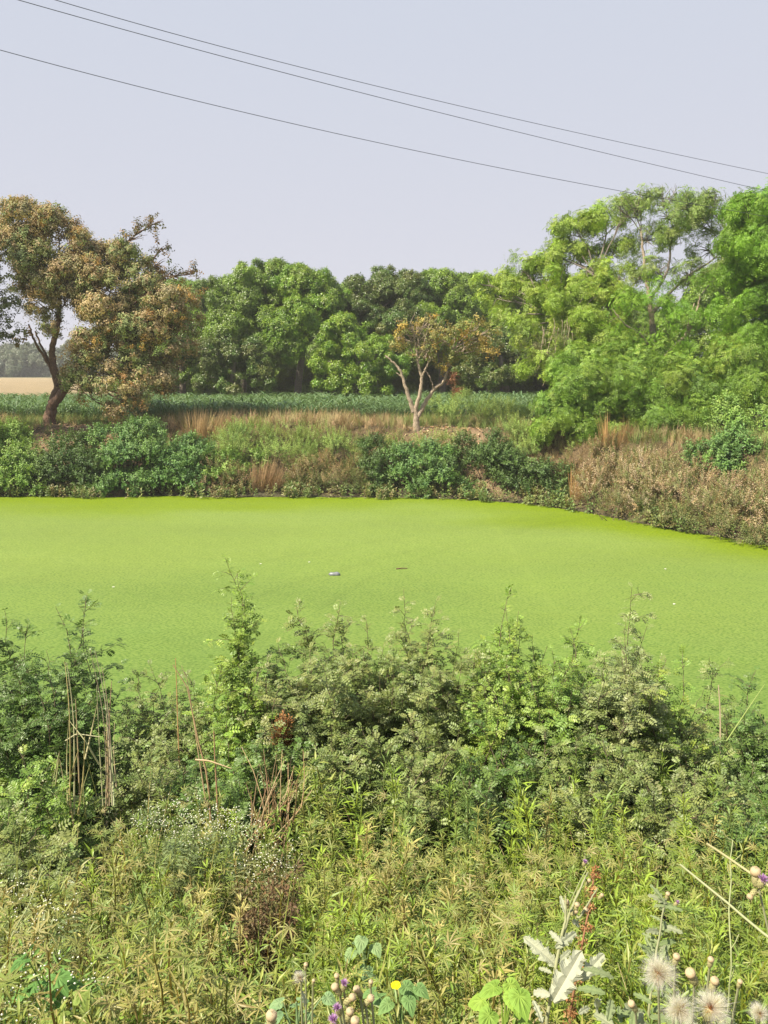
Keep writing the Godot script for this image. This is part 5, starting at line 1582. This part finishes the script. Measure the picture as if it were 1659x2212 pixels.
func herbs() -> void:
	kinds.cut_leaf = pinnate(0.11, 5, 0.032, 0.007, 0.5)
	var c := lin(0.21, 0.27, 0.11)
	herb("herb with a wide haze of tiny white heads, below the bent stalk", low(370, 1850, 3.3), [[330, 1760], [355, 1740], [385, 1745], [410, 1760], [435, 1750], [350, 1790], [380, 1800], [420, 1790], [450, 1780], [470, 1770], [400, 1830], [440, 1820], [300, 1780]], 3.3, c)
	herb("herb with tiny white heads beside the dead stalk heap, over the dark gap", low(485, 1850, 3.3), [[480, 1760], [510, 1755], [500, 1785], [525, 1775], [470, 1800]], 3.3, c)
	herb("small white-headed herb just below the dead stalk heap", low(570, 1880, 3.05), [[560, 1830], [590, 1850], [610, 1870], [570, 1880], [620, 1840], [540, 1860]], 3.0, lin(0.24, 0.25, 0.11))
	herb("grey-leaved herb with sparse white heads at the picture's edge, below the small-leaved shrub", low(70, 2060, 2.4), [[30, 1990], [70, 1950], [100, 2000], [120, 1970], [50, 2040], [20, 1930], [90, 2050]], 2.4, lin(0.24, 0.30, 0.13))
	herb("fresh green herb with a few white heads in the bottom corner", low(60, 2200, 1.8), [[40, 2110], [90, 2100], [130, 2120], [30, 2150], [100, 2170], [160, 2150], [60, 2200], [200, 2130]], 1.8, lin(0.2, 0.33, 0.08))
	# the withered brown weed
	var o := low(570, 2010, 2.8)
	var t := thing("withered_weed", "brown withered weed in a dark hollow amid the drying hemp", "dead weed", o)
	var where := []
	var tint := PackedColorArray()
	for i in 34:
		var e := at(580 + rf(-75, 65), rf(1875, 2030), 2.75 + rf(-0.15, 0.15))
		var path := stalk("stem", [o + Vector3(rf(-0.05, 0.05), 0, rf(-0.05, 0.05)), o.lerp(e, 0.6) + Vector3(rf(-0.03, 0.03), 0.03, 0), e], 0.0035, 0.001, lin(0.22, 0.14, 0.08), t, o, mats.dry)
		for j in 30:
			var p: Vector3 = path[4 + rng.randi() % (path.size() - 4)] + rdir() * rf(0.0, 0.05)
			where.append(Transform3D(frame((rdir() + Vector3.UP * 0.5).normalized(), rdir()).scaled(Vector3.ONE * rf(0.5, 1.0)), p - o))
			tint.append(mixed([lin(0.15, 0.10, 0.055), lin(0.21, 0.14, 0.08), lin(0.11, 0.075, 0.04), lin(0.26, 0.21, 0.11), lin(0.20, 0.20, 0.09)]))
	scatter("dead_leaves", sprig(8, 0.03, 0.011, 0.05, 0, 0.9, 0.8), mats.dry, where, tint, t)
	# rust-red dock
	o = low(1225, 2230, 1.70)
	t = thing("rusty_dock", "rust-brown seeding dock stalk crossing behind the white-leaved thistle", "weed", o)
	var axis := stalk("stem", [o, at(1232, 2180, 1.70), at(1250, 2080, 1.73), at(1268, 1990, 1.77), at(1284, 1890, 1.85)], 0.0055, 0.0022, lin(0.30, 0.16, 0.09), t, o, mats.dry)
	where = []
	tint = PackedColorArray()
	for i in 260:
		var k := axis.size() - 1 - int(rf(0, 17))
		var p: Vector3 = axis[k] + rdir() * rf(0.004, 0.02)
		where.append(Transform3D(frame(rdir()).scaled(Vector3.ONE * rf(0.6, 1.2)), p - o))
		tint.append(mixed([lin(0.33, 0.16, 0.07), lin(0.26, 0.12, 0.06), lin(0.40, 0.24, 0.11)]))
	scatter("seeds", sprig(4, 0.009, 0.006, 0.006, -0.2, 0.9, 0.3), mats.dry, where, tint, t)
	# slender pale weed stalks
	for w in [["slender pale weed stalk with small pods, upright before the two thick stems", [[1580, 2080, 1.63], [1574, 1960, 1.70], [1580, 1900, 1.77], [1577, 1860, 1.85], [1583, 1815, 1.92]]], ["slender pale weed stalk beside the white-leaved thistle's flower", [[1215, 2010, 2.13], [1232, 1950, 2.13], [1252, 1905, 2.13], [1266, 1880, 2.13]]], ["long thin green flower stalk rising at the picture's edge beside the grey-leaved herb", [[5, 2120, 2.13], [25, 2020, 2.20], [60, 1960, 2.27], [95, 1870, 2.41]]]]:
		var pts := []
		for q in w[1]:
			pts.append(at(q[0], q[1], q[2]))
		var foot := Vector3(pts[0].x, land(pts[0].x, pts[0].z), pts[0].z)
		pts.insert(0, foot)
		var n := thing("slender_weed", w[0], "weed", foot)
		var path := stalk("stem", pts, 0.0028, 0.0014, lin(0.40, 0.44, 0.22), n, foot)
		for j in 9:
			var k := path.size() - 1 - j * 2
			var d := (rdir() + Vector3.UP).normalized()
			stalk("pod", [path[k], path[k] + d * 0.015, path[k] + d * 0.03 + Vector3(0, 0.012, 0)], 0.0009, 0.0014, lin(0.42, 0.45, 0.22), n, foot)


func broad_plant(label: String, category: String, d: float, spots_: Array, size: float, c: Color, lobes: int, depth: float, foot_at: Array) -> Node3D:
	var foot := low(foot_at[0], foot_at[1], d)
	var t := thing("broad_leaved_plant", label, category, foot)
	var mesh := [broad(1, 1.0, lobes, depth, c), broad(1, 0.9, lobes, depth, Color(c.r * 0.85, c.g * 0.9, c.b * 0.9))]
	var main := at(foot_at[0], spots_[0][1], d)
	stalk("stem", [foot, foot.lerp(main, 0.5) + Vector3(0.01, 0, 0), main], 0.005, 0.0025, Color(c.r * 0.95, c.g * 0.95, c.b * 0.9), t, foot)
	for w in spots_:
		var p := at(w[0], w[1], d + rf(-0.05, 0.05))
		var root := foot.lerp(main, clampf(0.35 + 0.6 * (p.y - foot.y) / maxf(0.1, main.y - foot.y) - 0.1, 0.1, 1.0))
		var out := (p - root)
		stalk("leaf_stalk", [root, root.lerp(p, 0.5) + Vector3(0, 0.02, 0), p], 0.0022, 0.0014, c, t, foot)
		var flat := Vector3(out.x, 0.0, out.z).normalized() if Vector2(out.x, out.z).length() > 0.01 else Vector3(w[2] if w.size() > 2 else 1.0, 0, 0.3)
		var leaf := put("leaf", mesh[rng.randi() % 2], mats.dull, t)
		leaf.transform = Transform3D(frame((flat + Vector3(0, -0.35, 0.35)).normalized(), Vector3(rf(-0.2, 0.2), 1, 0.25)).scaled(Vector3.ONE * size * rf(0.8, 1.15)), p - foot)
	return t


func broad_leaves() -> void:
	var t := broad_plant("pale round-leaved mallow standing out of the drying hemp", "plant", 2.1, [[782, 2022], [763, 2049], [779, 2030], [807, 2038], [779, 2097], [802, 2111], [790, 2085]], 0.046, lin(0.27, 0.38, 0.17), 3, 0.03, [788, 2130])
	t = broad_plant("round-leaved mallow bearing one yellow flower", "plant", 1.5, [[868, 2124], [898, 2128], [828, 2156], [845, 2160], [880, 2150], [812, 2140]], 0.036, lin(0.20, 0.32, 0.11), 3, 0.03, [864, 2200])
	var o: Vector3 = t.position
	var p := at(855, 2129, 1.46)
	stalk("flower_stalk", [at(864, 2170, 1.5), at(858, 2150, 1.48), p], 0.0014, 0.0011, lin(0.3, 0.38, 0.12), t, o)
	var f := Shape.new()
	for k in 5:
		var a := k * TAU / 5
		f.leaf(Transform3D(frame(Vector3(cos(a), 0.35, sin(a) + 0.35), Vector3.UP), p - o), 0.0115, 0.0145, 0.5, 0.1, lin(0.9, 0.68, 0.01), 4, 1.5)
	put("yellow_flower", f.mesh(), mats.leaf, t)
	broad_plant("yellow-green toothed-leaved nettle-like plant, two large leaves facing the light", "plant", 1.3, [[1092, 2120], [1054, 2161, -1.0], [1080, 2127], [1117, 2135], [1105, 2140], [1062, 2180, -1.0], [1117, 2201]], 0.042, lin(0.27, 0.40, 0.07), 3, 0.02, [1092, 2220])
	broad_plant("green lobed-leaved plant in the bottom corner beside the fresh herb", "plant", 1.8, [[103, 2118], [57, 2067], [120, 2100], [85, 2130], [110, 2145], [60, 2140], [140, 2120]], 0.046, lin(0.15, 0.29, 0.075), 5, 0.2, [95, 2200])
	broad_plant("yellowish lobed-leaved plant near the bottom corner", "plant", 1.7, [[170, 2138], [142, 2179], [185, 2150], [150, 2200], [120, 2190], [165, 2205]], 0.046, lin(0.27, 0.34, 0.08), 5, 0.2, [155, 2230])
	broad_plant("small bright green leafy plant under the drying hemp at the picture's bottom", "plant", 1.7, [[270, 2190], [290, 2200], [310, 2195], [330, 2205], [255, 2205], [345, 2195]], 0.034, lin(0.26, 0.40, 0.06), 3, 0.03, [300, 2240])
	broad_plant("bluish round-leaved mallow below the purple thistle heads", "plant", 1.5, [[610, 2165], [640, 2172], [600, 2180], [660, 2190], [650, 2160], [700, 2150]], 0.036, lin(0.24, 0.36, 0.17), 3, 0.03, [640, 2240])


func thistles() -> void:
	var pale := lin(0.38, 0.40, 0.29)
	var stem := lin(0.36, 0.37, 0.2)
	# white-leaved thistle
	var o := low(1200, 2240, 1.52)
	var t := thing("thistle", "white-leaved thistle with wavy spiny leaves and a cluster of straw-coloured heads on top", "thistle", o)
	stalk("stem", [o, at(1182, 2200, 1.42), at(1200, 2100, 1.48), at(1212, 2030, 1.54), at(1236, 1960, 1.62), at(1250, 1925, 1.67)], 0.0065, 0.003, stem, t, o)
	stalk("stem", [at(1212, 2030, 1.54), at(1222, 1985, 1.57), at(1222, 1935, 1.59)], 0.0035, 0.002, stem, t, o)
	stalk("stem", [at(1236, 1960, 1.62), at(1262, 1900, 1.67), at(1270, 1885, 1.70)], 0.0028, 0.0018, stem, t, o)
	stalk("stem", [at(1236, 1965, 1.62), at(1250, 1985, 1.59), at(1290, 1920, 1.67)], 0.0028, 0.0018, stem, t, o)
	var sl := [spiny(1.0, 0.42, pale), spiny(1.0, 0.36, Color(pale.r * 0.9, pale.g * 0.92, pale.b * 0.88)), spiny(1.0, 0.5, Color(pale.r * 1.08, pale.g * 1.06, pale.b * 1.1))]
	for w in [[1194, 2164, 1249, 2073, 1.42], [1204, 2088, 1149, 2029, 1.5], [1254, 2117, 1301, 2065, 1.45], [1200, 2048, 1244, 2014, 1.52], [1192, 2102, 1164, 2086, 1.46], [1172, 2211, 1160, 2166, 1.38], [1222, 1975, 1213, 1938, 1.6], [1206, 2081, 1230, 2050, 1.5], [1188, 2150, 1150, 2140, 1.42], [1236, 1990, 1262, 1996, 1.58], [1285, 2160, 1310, 2190, 1.35], [1250, 2190, 1275, 2170, 1.36], [1215, 2040, 1190, 2012, 1.52]]:
		var a := at(w[0], w[1], w[4])
		var b := at(w[2], w[3], w[4] + 0.02)
		var leaf := put("leaf", sl[rng.randi() % 3], mats.dull, t)
		leaf.transform = Transform3D(frame(b - a, Vector3(rf(-0.4, 0.4), 0.8, 0.75)).scaled(Vector3.ONE * a.distance_to(b) * 1.1), a - o)
	for w in [[1226, 1958, "bud", -0.2, 1.6, 0.0058], [1244, 1964, "bud", 0.1, 1.6, 0.0058], [1258, 1974, "bud", 0.5, 1.62, 0.0058], [1236, 1975, "bud", 0.9, 1.6, 0.005], [1261, 1868, "flower", 0.15, 1.72, 0.0052], [1268, 1909, "bud", 0.4, 1.68, 0.0046], [1294, 1940, "bud", 0.6, 1.66, 0.0046]]:
		head(t, o, at(w[0], w[1], w[4]), Vector3(w[3], 1, 0.25), w[2], w[5])
	# grey thistle beside it
	var dim := [spiny(1.0, 0.36, lin(0.19, 0.25, 0.11)), spiny(1.0, 0.3, lin(0.23, 0.28, 0.14)), spiny(1.0, 0.42, lin(0.28, 0.31, 0.19))]
	o = low(1405, 2240, 1.59)
	t = thing("thistle", "dull grey-green thistle with small crinkled leaves up its thin stem, beside the white-leaved one", "thistle", o)
	stalk("stem", [o, at(1402, 2160, 1.59), at(1418, 2060, 1.67), at(1430, 1980, 1.81), at(1440, 1940, 1.89)], 0.005, 0.0022, stem, t, o)
	for i in 34:
		var k := rf(0, 1)
		var a := at(lerpf(1402, 1438, k) + rf(-4, 4), lerpf(2190, 1950, k), lerpf(1.6, 1.86, k))
		var leaf := put("leaf", dim[rng.randi() % 3], mats.dull, t)
		leaf.transform = Transform3D(frame((rdir() * Vector3(1, 0.3, 1) + Vector3(0, 0.4, 0)).normalized(), Vector3(0, 1, 0.4)).scaled(Vector3.ONE * rf(0.03, 0.06)), a - o)
	head(t, o, at(1440, 1940, 1.89), Vector3(0.1, 1, 0.2), "bud", 0.0059)
	head(t, o, at(1458, 1955, 1.86), Vector3(0.5, 1, 0.2), "flower", 0.0055)
	# thistle gone to seed
	o = low(1500, 2300, 1.23)
	t = thing("thistle", "thistle gone to seed, two big balls of white down over straw-coloured heads", "thistle", o)
	for w in [[1422, 2118, "fluff", -0.1, 1.02, 0.0095], [1530, 2195, "fluff", 0.1, 0.93, 0.009], [1470, 2195, "fluff", -0.2, 0.9, 0.008], [1458, 2080, "bud", 0.05, 1.07, 0.0053], [1533, 2085, "bud", 0.0, 1.07, 0.0048], [1500, 2120, "bud", -0.5, 1.01, 0.0074], [1538, 2135, "bud", 0.1, 1.01, 0.0062], [1372, 2180, "bud", -0.6, 0.96, 0.0050], [1638, 2200, "fluff", 0.1, 0.87, 0.0050], [1595, 2130, "bud", 0.1, 1.04, 0.0037]]:
		var p := at(w[0], w[1], w[4])
		var d := Vector3(w[3], 1, 0.2).normalized()
		stalk("stem", [o.lerp(p, 0.25) + Vector3(0, 0.05, 0), o.lerp(p, 0.7), p], 0.003, 0.0018, stem, t, o)
		head(t, o, p, d, w[2], w[5])
	for i in 24:
		var a := at(rf(1290, 1659), rf(2110, 2240), rf(1.1, 1.45))
		var leaf := put("leaf", dim[rng.randi() % 3], mats.dull, t)
		leaf.transform = Transform3D(frame((rdir() * Vector3(1, 0.3, 1) + Vector3(0, 0.3, 0)).normalized(), Vector3(rf(-0.3, 0.3), 1, 0.4)).scaled(Vector3.ONE * rf(0.035, 0.065)), a - o)
	# purple-headed thistle
	o = low(860, 2330, 1.16)
	t = thing("thistle", "thistle with two purple flower heads among straw-coloured buds, leaning in from below", "thistle", o)
	for w in [[742, 2135, "flower", 0.1, 1.04, 0.0055], [733, 2145, "bud", -0.5, 1.04, 0.0057], [748, 2165, "bud", 0.9, 1.03, 0.0056], [778, 2150, "bud", -0.4, 1.06, 0.0056], [790, 2168, "bud", 0.7, 1.04, 0.0056], [733, 2188, "flower", -0.3, 0.99, 0.0056], [752, 2200, "bud", 0.2, 0.97, 0.0057], [722, 2215, "flower", -0.1, 0.94, 0.0062], [765, 2222, "bud", 0.1, 0.94, 0.0062], [729, 2118, "bud", -0.1, 1.07, 0.0040], [585, 2215, "bud", 0.1, 0.93, 0.0077], [800, 2130, "bud", 0.1, 1.10, 0.0037]]:
		var p := at(w[0], w[1], w[4])
		var d := Vector3(w[3], 1, 0.2).normalized()
		stalk("stem", [o.lerp(p, 0.2), o.lerp(p, 0.65) + Vector3(0.01, 0, 0), p], 0.003, 0.0018, stem, t, o)
		head(t, o, p, d, w[2], w[5])
	# a spent one farther back
	o = low(655, 2220, 1.45)
	t = thing("thistle", "small spent thistle with torn pinkish down and a pale folded leaf", "thistle", o)
	for w in [[651, 2118, "fluff", -0.3, 1.30, 0.0046], [660, 2092, "bud", 0.1, 1.38, 0.0043], [676, 2125, "bud", 0.2, 1.33, 0.0034]]:
		var p := at(w[0], w[1], w[4])
		stalk("stem", [o, o.lerp(p, 0.6), p], 0.003, 0.0018, stem, t, o)
		head(t, o, p, Vector3(w[3], 1, 0.2), w[2], w[5])
	var fl := put("leaf", sl[0], mats.dull, t)
	fl.transform = Transform3D(frame(at(664, 2118, 1.30) - at(658, 2175, 1.30), Vector3(0.9, 0.3, 0.5)).scaled(Vector3.ONE * 0.03), at(658, 2175, 1.30) - o)
	# thick pale stems leaning in from the side, and the flower on the upper one
	o = low(1760, 2060, 0.9)
	t = thing("thistle", "edge thistle: two pale stems slanting in, purple head over a straw-coloured one", "thistle", o)
	stalk("stem", [o, at(1780, 2000, 0.85), at(1700, 1942, 0.87), at(1621, 1887, 0.92), at(1570, 1850, 0.98), at(1528, 1823, 1.05)], 0.0024, 0.0016, lin(0.50, 0.47, 0.25), t, o)
	stalk("stem", [o, at(1780, 2110, 0.85), at(1700, 2055, 0.86), at(1649, 2016, 0.9), at(1570, 1950, 0.98), at(1493, 1887, 1.06), at(1470, 1868, 1.1)], 0.0027, 0.0016, lin(0.42, 0.45, 0.25), t, o)
	stalk("stem", [o, at(1690, 2080, 0.9), at(1650, 1990, 0.9), at(1638, 1915, 0.91)], 0.002, 0.0014, stem, t, o)
	head(t, o, at(1634, 1908, 0.91), Vector3(-0.15, 1, 0.0), "bud", 0.0066)
	head(t, o, at(1642, 1912, 0.88), Vector3(0.15, 1, 0.3), "flower", 0.0055)
	head(t, o, at(1630, 1925, 0.9), Vector3(-0.5, -0.3, 0.3), "bud", 0.004)
